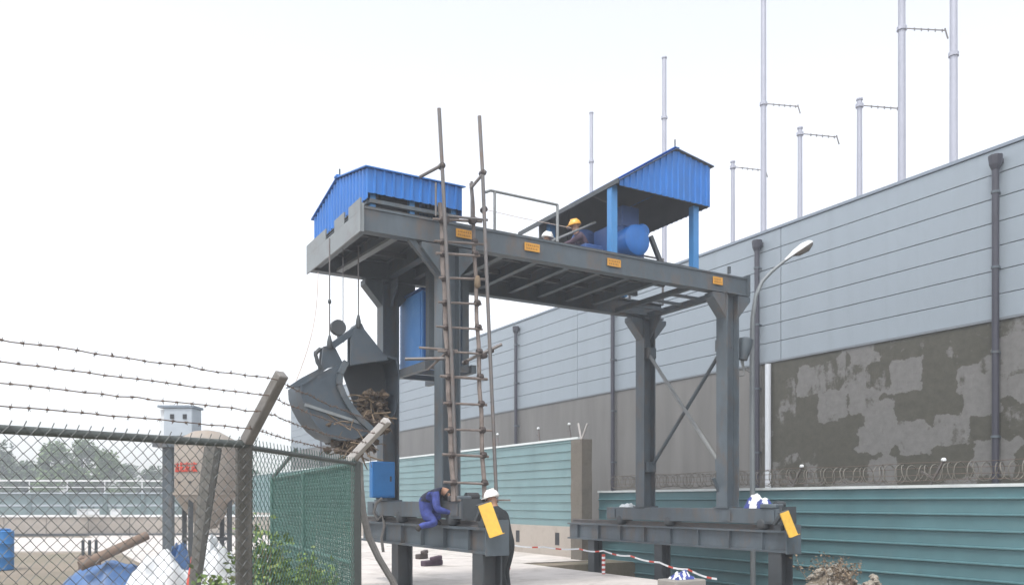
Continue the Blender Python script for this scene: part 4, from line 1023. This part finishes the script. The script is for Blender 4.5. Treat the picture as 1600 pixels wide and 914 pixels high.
# red characters painted round the shell (unreadable at this size)
fwd = Vector((SN, CS, 0)); rt = Vector((CS, -SN, 0)); a = MB(); rnd = random.Random(11)
def onshell(s, z, r=.742): an = s / .735; return Vector((X, Y, z)) - fwd * (math.cos(an) * r) + rt * (math.sin(an) * r)
for k in range(4):
    s0 = -.60 + k * .17
    for (x0, y0, x1, y1) in ((0, .0, .13, .0), (.0, .08, .13, .08), (0, .16, .13, .16), (.065, -.03, .065, .2), (.0, -.02, .05, .06), (.13, -.02, .08, .06)):
        x0 += rnd.gauss(0, .01); x1 += rnd.gauss(0, .01); P_, Q_ = onshell(s0 + x0, 2.36 + y0), onshell(s0 + x1, 2.36 + y1); a.bar(P_, Q_, .026, .012 if abs(y1 - y0) > .1 else .026)
a.build('lettering', M['red'], sil)['kind'] = 'stuff'
MB().bar(onshell(-.5, 2.1, .736), onshell(-.1, 2.1, .736), .02, .04).build('label_line', M['steel_dark'], sil)
X, Y = ray(281, 22); cb = empty('control_box', (X, Y, 0), 'pale grey box with two dark vents on a mast above the chain-link fence', 'control box')
th = -math.atan2(SN, CS)
def rotbox(name, m, x0, x1, y0, y1, z0, z1, parent, bevel=0):
    b_ = MB(); P_ = [Vector((X, Y, 0)) + rt * xx + fwd * yy for xx, yy in ((x0, y0), (x1, y0), (x1, y1), (x0, y1))]
    b_.prism([p + Vector((0, 0, z0)) for p in P_], (0, 0, z1 - z0)); return b_.build(name, m, parent, bevel=bevel)
rotbox('body', M['cabin'], -.30, .44, -.3, .35, EYE + 1.7, EYE + 2.44, cb, .015)
rotbox('side', M['tarp_white'], -.42, -.302, -.22, .3, EYE + 1.7, EYE + 2.40, cb)
rotbox('lid', M['panel_cap'], -.45, .48, -.34, .39, EYE + 2.442, EYE + 2.50, cb)
for xx in (-.08, .25): rotbox('vent', M['black'], xx - .05, xx + .05, -.32, -.302, EYE + 2.15, EYE + 2.27, cb)
rotbox('mast', M['steel'], -.42, -.18, -.1, .1, 0, EYE + 1.69, cb)
rotbox('shelf', M['steel'], -.6, .5, -.3, .3, EYE + 1.42, EYE + 1.66, cb)
rotbox('strut', M['steel'], .2, .34, -.1, .1, EYE + .9, EYE + 1.418, cb)

# leaning dark timber in front of the silo
e = empty('leaning_timber', (*ray(306, 13), 0), 'dark mossy timber leaning in front of the tan silo', 'timber')
MB().pipe([at(303, 925, D=13), at(311, 860, D=13.1), at(320, 790, D=13.3), at(333, 700, D=13.5)], .09, 8, .14).build('trunk', M['post_dark'], e, True)
# log beam, tarpaulin pile, red can, blue barrel, small barrow
e = empty('log_beam', (*ray(190, 15), .5), 'brown log propped over the blue tarpaulin pile', 'log')
MB().tube(at(125, 884, D=14.8), at(230, 836, D=15.6), .095, 10, .085).build('log', M['wood'], e, True)
def heap(name, label, cat, u, D, w, d, h, m, seed, z=0):
    X0, Y0_ = ray(u, D); a = MB(); nx, ny = 26, 18; vs = []; fs = []
    for j in range(ny + 1):
        for i in range(nx + 1):
            s, t = i / nx * 2 - 1, j / ny * 2 - 1; rr = max(0, 1 - (s * s + t * t))
            zz = h * rr ** .6 * (1 + .5 * noise.noise((s * 2.2 + seed, t * 2.2, 1)) + .25 * noise.noise((s * 6, t * 6, seed)))
            p = Vector((X0, Y0_, 0)) + rt * (s * w / 2) + fwd * (t * d / 2); vs.append((p.x, p.y, max(zz, .0) + z - .01))
    for j in range(ny):
        for i in range(nx): fs.append((j * (nx + 1) + i, j * (nx + 1) + i + 1, (j + 1) * (nx + 1) + i + 1, (j + 1) * (nx + 1) + i))
    a.add(vs, fs); o = a.build(name, m, None, True); tag(o, label, cat); return o
heap('tarpaulin', 'blue tarpaulin heap under the brown log', 'tarpaulin', 172, 15.6, 1.7, 1.6, .52, M['tarp_blue'], 2)
heap('plastic_sheet', 'crumpled white plastic sheet beside the blue tarpaulin', 'plastic sheet', 250, 15.2, 1.2, 1.4, .62, M['tarp_white'], 5)
heap('tarpaulin', 'small blue and pale tarpaulin heap right of the white plastic', 'tarpaulin', 278, 15.6, .55, .9, .8, M['tarp_blue'], 8)
heap('plastic_sheet', 'pale plastic sheet under the silo, nearest the corner post', 'plastic sheet', 335, 15.8, .95, 1.2, .86, M['tarp_white'], 9)
X, Y = ray(302, 14); e = empty('traffic_cone', (X, Y, 0), 'red traffic cone standing before the silo', 'traffic cone')
MB().lathe((X, Y, .06), (0, 0, 1), [(0, .15), (.05, .14), (.66, .035), (.68, .02)], 12).build('cone', M['red'], e, True)
MB().box((X - .18, Y - .18, .0), (X + .18, Y + .18, .058)).build('base', M['red'], e)
X, Y = ray(2, 20); e = empty('barrel', (X, Y, 0), 'bright blue barrel at the left edge behind the chain-link', 'barrel')
MB().lathe((X, Y, 0), (0, 0, 1), [(0, .24), (.02, .27), (.3, .27), (.32, .285), (.34, .27), (.62, .27), (.64, .285), (.66, .27), (.93, .27), (.95, .24)], 18).build('body', M['blue_box'], e, True)
MB().lathe((X, Y, .951), (0, 0, 1), [(0, .2), (.04, .2), (.05, .1)], 14).build('lid', M['blue_box'], e, True)
X, Y = ray(140, 17); e = empty('pump', (X, Y, 0), 'small brown pump with upright pipes beside the log', 'pump')
MB().box((X - .2, Y - .2, 0), (X + .2, Y + .2, .55)).build('block', M['wood'], e, bevel=.04)
for dx in (-.12, .0, .12): MB().tube((X + dx, Y, .5), (X + dx, Y, .86), .03, 6).build('pipe', M['steel_dark'], e, True)

# ------------------------------------------------------------------ warning tape, stones, cloths
def stripe_post(u, D, zt, label):
    X, Y = ray(u, D); e = empty('barrier_post', (X, Y, 0), label, 'post', 'red and white posts'); n = 9
    for k in range(n):
        MB().tube((X, Y, zt * k / n), (X, Y, zt * (k + 1) / n), .04, 8).build('band', M['red'] if k % 2 == 0 else M['tarp_white'], e, True)
stripe_post(795, 20, .62, 'red and white post at the left end of the warning tape')
stripe_post(943, 18.6, .47, 'red and white post under the right girder, holding the warning tape')
tape = empty('warning_tape', (*ray(930, 19), .4), 'red and white warning tape strung low below the right crane leg', 'tape')
P_ = [at(795, 850, D=20), at(850, 854, D=19.6), at(905, 857, D=19.2), at(943, 860, D=18.6), at(985, 868, D=17.4), at(1030, 878, D=16.2), at(1075, 889, D=15.2), at(1120, 904, D=14.2)]
pts = []
for i in range(len(P_) - 1):
    for k in range(6): pts.append(P_[i].lerp(P_[i + 1], k / 6) - Vector((0, 0, .035 * math.sin(math.pi * k / 6) + .012 * noise.noise((i + k / 6, 3, 1)))))
pts.append(P_[-1])
for i in range(len(pts) - 1):
    MB().bar(pts[i], pts[i + 1], .005, .034).build('tape_band', M['red'] if i % 4 == 0 else M['tarp_white'], tape)
def cloth(name, label, c, w, d, h, mats, seed):
    a = MB(); vs = []; fs = []; n = 14
    for j in range(n + 1):
        for i in range(n + 1):
            s, t = i / n * 2 - 1, j / n * 2 - 1; rr = max(0, 1 - max(abs(s), abs(t)) ** 3)
            vs.append(Vector(c) + Vector((s * w / 2, t * d / 2, h * rr * (.8 + .6 * noise.noise((s * 2 + seed, t * 2, 0))) + .003)))
    a.v = vs
    for j in range(n):
        for i in range(n):
            a.f.append([j * (n + 1) + i, j * (n + 1) + i + 1, (j + 1) * (n + 1) + i + 1, (j + 1) * (n + 1) + i]); a.mi.append(1 if noise.noise((i * .33 + seed * 7, j * .22, seed)) > -.02 else 0)
    o = a.build(name, mats, None, True); tag(o, label, 'cloth'); return o
p = at(1192, 790, x=XR)
cloth('work_cloth', 'blue and white cloth bundle on the near end of the right bogie', (XR - .02, 11.78, EYE - .14), .30, .55, .28, [M['blue_cloth'], M['tarp_white']], 1)
cloth('work_cloth', 'small white cloth on the far end of the right bogie', (XR - .05, 15.9, EYE - .14), .26, .4, .10, [M['tarp_white'], M['cap_lit_white']], 2)
cloth('work_cloth', 'blue and white bag lying under the warning tape', (*ray(1065, 14.6), EYE - 1.36), .4, .28, .14, [M['tarp_white'], M['blue_cloth']], 3)
rb_ = empty('block_stack', (*ray(1065, 14.6), -1.1), 'low concrete block carrying the blue and white bag', 'block')
cx_, cy_ = ray(1065, 14.6); MB().box((cx_ - .35, cy_ - .25, -1.1), (cx_ + .35, cy_ + .25, EYE - 1.36)).build('block', M['concrete'], rb_, bevel=.02)
# rubble mound in the channel
mo = empty('rubble_mound', (13.15, 10.4, -1.1), 'grey-brown rubble mound below the right teal fence', 'rubble')
a = MB(); cx_, cy_ = ray(1305, 15.2)
mo.location = (cx_, cy_, -1.1); rnd = random.Random(9)
def mound_z(s, t): return max(0, 1 - s * s - t * t) ** .7 * (1.38 + .6 * noise.noise((s * 2.3, t * 2.3, 4)) + .3 * noise.noise((s * 6, t * 6, 2)))
vs = []; fs = []; n = 20
for j in range(n + 1):
    for i in range(n + 1):
        s, t = i / n * 2 - 1, j / n * 2 - 1; q = Vector((cx_, cy_, -1.12)) + rt * (s * 1.25) + fwd * (t * 1.0); q.z += mound_z(s, t); vs.append(q)
for j in range(n):
    for i in range(n): fs.append((j * (n + 1) + i, j * (n + 1) + i + 1, (j + 1) * (n + 1) + i + 1, (j + 1) * (n + 1) + i))
a.add(vs, fs); a.build('earth', M['dirt'], mo)
a = MB()
for k in range(900):
    s, t = rnd.uniform(-1, 1), rnd.uniform(-1, .6)
    if s * s + t * t > 1: continue
    q = Vector((cx_, cy_, -1.1)) + rt * (s * 1.25) + fwd * t; q.z += mound_z(s, t); clod(a, q, rnd.uniform(.02, .07), rnd)
a.build('stones', M['gravel'], mo)['kind'] = 'stuff'
bush('dry_weed', 'dry brown weeds growing on the rubble mound at the bottom right', 'plant', (cx_ - .1, cy_ - .1, .05), .62, .75, 900, .05, 'trash_pale', 77, 30)
# dark litter on the paving under the left girder
for k, (u, D, w, lab) in enumerate(((676, 21, .28, 'dark brick-red offcut on the pale paving under the left girder'), (660, 23.5, .16, 'small dark scrap on the pale paving beside the girder post'))):
    X, Y = ray(u, D); a = MB(); a.bar((X - w, Y, .09), (X + w, Y + .1, .11), .2, .14); a.bar((X - w * .3, Y - .1, .2), (X + w * .8, Y, .24), .15, .1)
    tag(a.build('offcut', M['coupler'] if k else M['maroon_cloth'], None, bevel=.02), lab, 'scrap')

# ------------------------------------------------------------------ workers
def figure(label, J, Rr, edges, region, mats, hat, head_dir, name='person'):
    """continuous skinned body from joints J; region[edge] = material index"""
    names = list(J); me = bpy.data.meshes.new('body'); ob = bpy.data.objects.new('body_src', me); COL.objects.link(ob)
    me.from_pydata([J[n] for n in names], [(names.index(a), names.index(b)) for a, b in edges], [])
    md = ob.modifiers.new('s', 'SKIN'); sv = me.skin_vertices[0].data
    for i, n in enumerate(names):
        r = Rr[n]; sv[i].radius = r if isinstance(r, tuple) else (r, r); sv[i].use_root = (n == 'pelvis')
    sd_ = ob.modifiers.new('d', 'SUBSURF'); sd_.levels = 2; sd_.render_levels = 2
    dg = bpy.context.evaluated_depsgraph_get(); em = bpy.data.meshes.new_from_object(ob.evaluated_get(dg))
    bpy.data.objects.remove(ob)
    low = min(v.co.z for v in em.vertices); base = Vector((J['pelvis'][0], J['pelvis'][1], low))
    root = empty(name, base, label, 'person')
    # fingers and nose joined into the body mesh
    bm = bmesh.new(); bm.from_mesh(em); bpy.data.meshes.remove(em)
    for f in bm.faces:
        c = f.calc_center_median(); best = 1e9; mi = 0
        for (a_, b_), m_ in zip(edges, region):
            A, B_ = Vector(J[a_]), Vector(J[b_]); d = B_ - A; t = max(0, min(1, (c - A).dot(d) / max(d.length_squared, 1e-9))); q = (c - (A + d * t)).length
            if q < best: best = q; mi = m_
        f.material_index = mi; f.smooth = True
    ex = MB()
    for s in ('l', 'r'):
        H = Vector(J['hand_' + s]); W = Vector(J['wrist_' + s]); d = (H - W).normalized(); _, sd2, t2 = frame_of(d)
        for k, ln in enumerate((.065, .078, .082, .072)):
            o_ = sd2 * ((k - 1.5) * .021); r0 = H + o_ + d * .02; ex.pipe([r0 - d * .02, r0 + d * ln * .5 - t2 * .006, r0 + d * ln * .8 - t2 * .03, r0 + d * ln * .85 - t2 * .055], .010, 6, .008)
        ex.pipe([H - d * .03 + sd2 * .035, H + sd2 * .055 + d * .01, H + sd2 * .05 + d * .045 - t2 * .02], .011, 6, .009)
    Hc = (Vector(J['head']) + Vector(J['crown'])) / 2; hd_ = Vector(head_dir).normalized(); hu = (Vector(J['crown']) - Vector(J['neck'])).normalized(); hs_ = hd_.cross(hu).normalized()
    ex.prism([Hc + hd_ * .085 + hu * .03, Hc + hd_ * .085 + hs_ * .018 - hu * .03, Hc + hd_ * .085 - hs_ * .018 - hu * .03], hd_ * .025)
    for sg in (-1, 1): ex.lathe(Hc + hs_ * (sg * .085), hs_ * sg, [(0, .02), (.008, .032), (.016, .02)], 8)
    n0 = len(bm.faces); vv = [bm.verts.new(v) for v in ex.v]
    for f in ex.f:
        try: nf = bm.faces.new([vv[i] for i in f]); nf.material_index = 2
        except ValueError: pass
    em = bpy.data.meshes.new('body'); bm.to_mesh(em); bm.free(); em.transform(Matrix.Translation(-base))
    body = bpy.data.objects.new('body', em); COL.objects.link(body); body.parent = root
    for m_ in mats: em.materials.append(m_)
    # eyes and brows as shallow dark ovals set in the face
    fc = MB()
    for sg in (-1, 1): fc.lathe(Hc + hd_ * .088 + hs_ * (sg * .033) + hu * .02, hd_, [(0, .013), (.006, .011), (.008, .004)], 8)
    fc.bar(Hc + hd_ * .088 - hs_ * .025 - hu * .055, Hc + hd_ * .088 + hs_ * .025 - hu * .055, .01, .01); fc.build('face_features', M['hair'], root)
    if hat:
        c = Vector(J['crown']) - hu * .055; a = MB()
        a.lathe(c, hu, [(0, .125), (.012, .13), (.05, .122), (.09, .10), (.12, .065), (.135, .02)], 16); a.lathe(c - hu * .003 + hd_ * .03, hu, [(0, .11), (.0, .15), (.012, .15), (.014, .11)], 16); a.bar(c + hu * .128 - hd_ * .07, c + hu * .128 + hd_ * .07, .02, .02, hu)
        a.build('hard_hat', M[hat], root, True)
    else:
        c = Vector(J['crown']) - hu * .05 - hd_ * .012; MB().lathe(c - hu * .04, hu, [(0, .095), (.04, .105), (.08, .088), (.105, .05), (.115, .01)], 14).build('hair', M['hair'], root, True)
    return root
ED = [('pelvis', 'waist'), ('waist', 'chest'), ('chest', 'neck'), ('neck', 'head'), ('head', 'crown'),
      ('chest', 'shoulder_l'), ('shoulder_l', 'elbow_l'), ('elbow_l', 'wrist_l'), ('wrist_l', 'hand_l'),
      ('chest', 'shoulder_r'), ('shoulder_r', 'elbow_r'), ('elbow_r', 'wrist_r'), ('wrist_r', 'hand_r'),
      ('pelvis', 'hip_l'), ('hip_l', 'knee_l'), ('knee_l', 'ankle_l'), ('ankle_l', 'toe_l'),
      ('pelvis', 'hip_r'), ('hip_r', 'knee_r'), ('knee_r', 'ankle_r'), ('ankle_r', 'toe_r')]
REG = [0, 0, 0, 2, 2, 0, 0, 0, 2, 0, 0, 0, 2, 1, 1, 1, 3, 1, 1, 1, 3]
RAD = {'pelvis': (.155, .12), 'waist': (.145, .11), 'chest': (.165, .12), 'neck': .058, 'head': .085, 'crown': .075}
for s in 'lr': RAD.update({'shoulder_' + s: .075, 'elbow_' + s: .055, 'wrist_' + s: .036, 'hand_' + s: (.042, .022), 'hip_' + s: .10, 'knee_' + s: .072, 'ankle_' + s: .05, 'toe_' + s: (.05, .035)})
def local(org, R0, F0):
    R0 = Vector(R0).normalized(); F0 = Vector(F0).normalized()
    return lambda r, f, z: tuple(Vector(org) + R0 * r + F0 * f + Vector((0, 0, z)))
# 1: man with the white helmet, standing on the yard and bending over the girder end
L1 = local((*ray(783, 13.2), .035), rt * -.5 + fwd * -.86, rt * -.86 + fwd * .5)   # faces left
J = dict(pelvis=L1(0, -.12, .95), waist=L1(0, -.06, 1.12), chest=L1(0, .06, 1.36), neck=L1(0, .13, 1.52), head=L1(0, .16, 1.60), crown=L1(0, .19, 1.73),
    shoulder_l=L1(-.2, .08, 1.42), elbow_l=L1(-.26, .18, 1.18), wrist_l=L1(-.2, .38, 1.10), hand_l=L1(-.18, .46, 1.10),
    shoulder_r=L1(.2, .08, 1.42), elbow_r=L1(.3, -.02, 1.2), wrist_r=L1(.3, .08, .98), hand_r=L1(.3, .12, .91),
    hip_l=L1(-.1, -.1, .88), knee_l=L1(-.12, .0, .5), ankle_l=L1(-.12, -.08, .09), toe_l=L1(-.13, .1, .04),
    hip_r=L1(.1, -.12, .88), knee_r=L1(.12, -.06, .5), ankle_r=L1(.13, -.2, .09), toe_r=L1(.14, -.02, .04))
figure('man in dark work clothes and white hard hat bending at the left rail stop', J, RAD, ED, REG, [M['dark_cloth'], M['dark_cloth'], M['skin'], M['boot']], 'hat_white', rt * -.86 + fwd * .4 + Vector((0, 0, -.3)))
# 2: man in blue crouching on the left girder, bent forward to the right
b2_ = at(674, 829, x=5.80)
L2 = local((b2_.x, b2_.y, EYE - .42), -fwd, rt)        # faces right along the picture
J = dict(pelvis=L2(0, -.10, .22), waist=L2(0, -.10, .42), chest=L2(0, .03, .58), neck=L2(0, .17, .61), head=L2(0, .25, .57), crown=L2(0, .33, .49),
    shoulder_l=L2(-.2, .08, .57), elbow_l=L2(-.27, .2, .34), wrist_l=L2(-.18, .36, .26), hand_l=L2(-.16, .42, .22),
    shoulder_r=L2(.2, .08, .57), elbow_r=L2(.27, .12, .29), wrist_r=L2(.2, .32, .24), hand_r=L2(.18, .40, .22),
    hip_l=L2(-.1, -.08, .2), knee_l=L2(-.16, .22, .25), ankle_l=L2(-.13, .02, .08), toe_l=L2(-.14, .16, .045),
    hip_r=L2(.1, -.08, .2), knee_r=L2(.20, .10, .06), ankle_r=L2(.20, -.16, .02), toe_r=L2(.22, -.22, -.06))
RAD2 = dict(RAD); RAD2.update(pelvis=(.17, .15), waist=(.17, .15), chest=(.18, .14), elbow_r=.07, elbow_l=.07, knee_r=.085, knee_l=.085)
figure('man in a blue and navy jacket crouching on the left girder at the ladder foot', J, RAD2, ED, [1, 4, 4, 2, 2, 4, 4, 0, 2, 4, 0, 0, 2, 1, 1, 1, 3, 1, 1, 1, 3], [M['blue_cloth'], M['blue_cloth'], M['skin'], M['boot'], M['navy']], None, rt * .5 + Vector((0, 0, -.85)))
# 3, 4: two men crouching on the deck by the right winch
for (u, v, y, hat, ct, lab, fc) in ((851, 368, 14.6, 'hat_white', 'maroon_cloth', 'white-helmeted worker low behind the deck edge, only his helmet showing', 1), (903, 350, 13.5, 'hat_yellow', 'maroon_cloth', 'yellow-helmeted worker crouching on the deck beside the right winch', -1)):
    p = at(u, v, y=y); zc = p.z - DT - .014
    Lk = local((p.x, p.y, DT + .016), fwd * -fc, rt * fc); k = zc / .95
    hz = lambda z: z * k
    J = dict(pelvis=Lk(0, -.22, max(.17, hz(.22))), waist=Lk(0, -.18, hz(.38)), chest=Lk(0, -.06, hz(.58)), neck=Lk(0, .02, hz(.70)), head=Lk(0, .05, hz(.70) + .09), crown=Lk(0, .07, hz(.70) + .22),
        shoulder_l=Lk(-.19, -.04, hz(.60)), elbow_l=Lk(-.24, .14, hz(.42)), wrist_l=Lk(-.15, .34, hz(.36)), hand_l=Lk(-.13, .42, hz(.34)),
        shoulder_r=Lk(.19, -.04, hz(.60)), elbow_r=Lk(.25, .12, hz(.40)), wrist_r=Lk(.18, .33, hz(.34)), hand_r=Lk(.16, .41, hz(.32)),
        hip_l=Lk(-.1, -.18, max(.17, hz(.2))), knee_l=Lk(-.17, .18, max(.3, hz(.40))), ankle_l=Lk(-.13, -.02, .08), toe_l=Lk(-.14, .14, .04),
        hip_r=Lk(.1, -.18, max(.17, hz(.2))), knee_r=Lk(.17, .2, max(.3, hz(.38))), ankle_r=Lk(.13, .0, .08), toe_r=Lk(.14, .16, .04))
    figure(lab, J, RAD, ED, REG, [M[ct], M['navy'], M['skin'], M['boot']], hat, rt * fc + Vector((0, 0, -.2)))

# ------------------------------------------------------------------ hazy air over the yard
HAZE = 0.0048
if HAZE:
    hz_ = MB(); hz_.box((-130, -30, -2.3), (80, 160, 20)); ho = hz_.build('haze', bpy.data.materials.new('hazy_air')); ho['kind'] = 'stuff'
    ho['label'] = 'thin pale haze over the whole yard'; ho['category'] = 'haze'
    hm = ho.data.materials[0]; hm.use_nodes = True; n = hm.node_tree; n.nodes.clear()
    out = n.nodes.new('ShaderNodeOutputMaterial'); pv = n.nodes.new('ShaderNodeVolumePrincipled')
    pv.inputs['Color'].default_value = (.9, .94, 1, 1); pv.inputs['Density'].default_value = HAZE; pv.inputs['Anisotropy'].default_value = .3
    n.links.new(pv.outputs[0], out.inputs['Volume'])
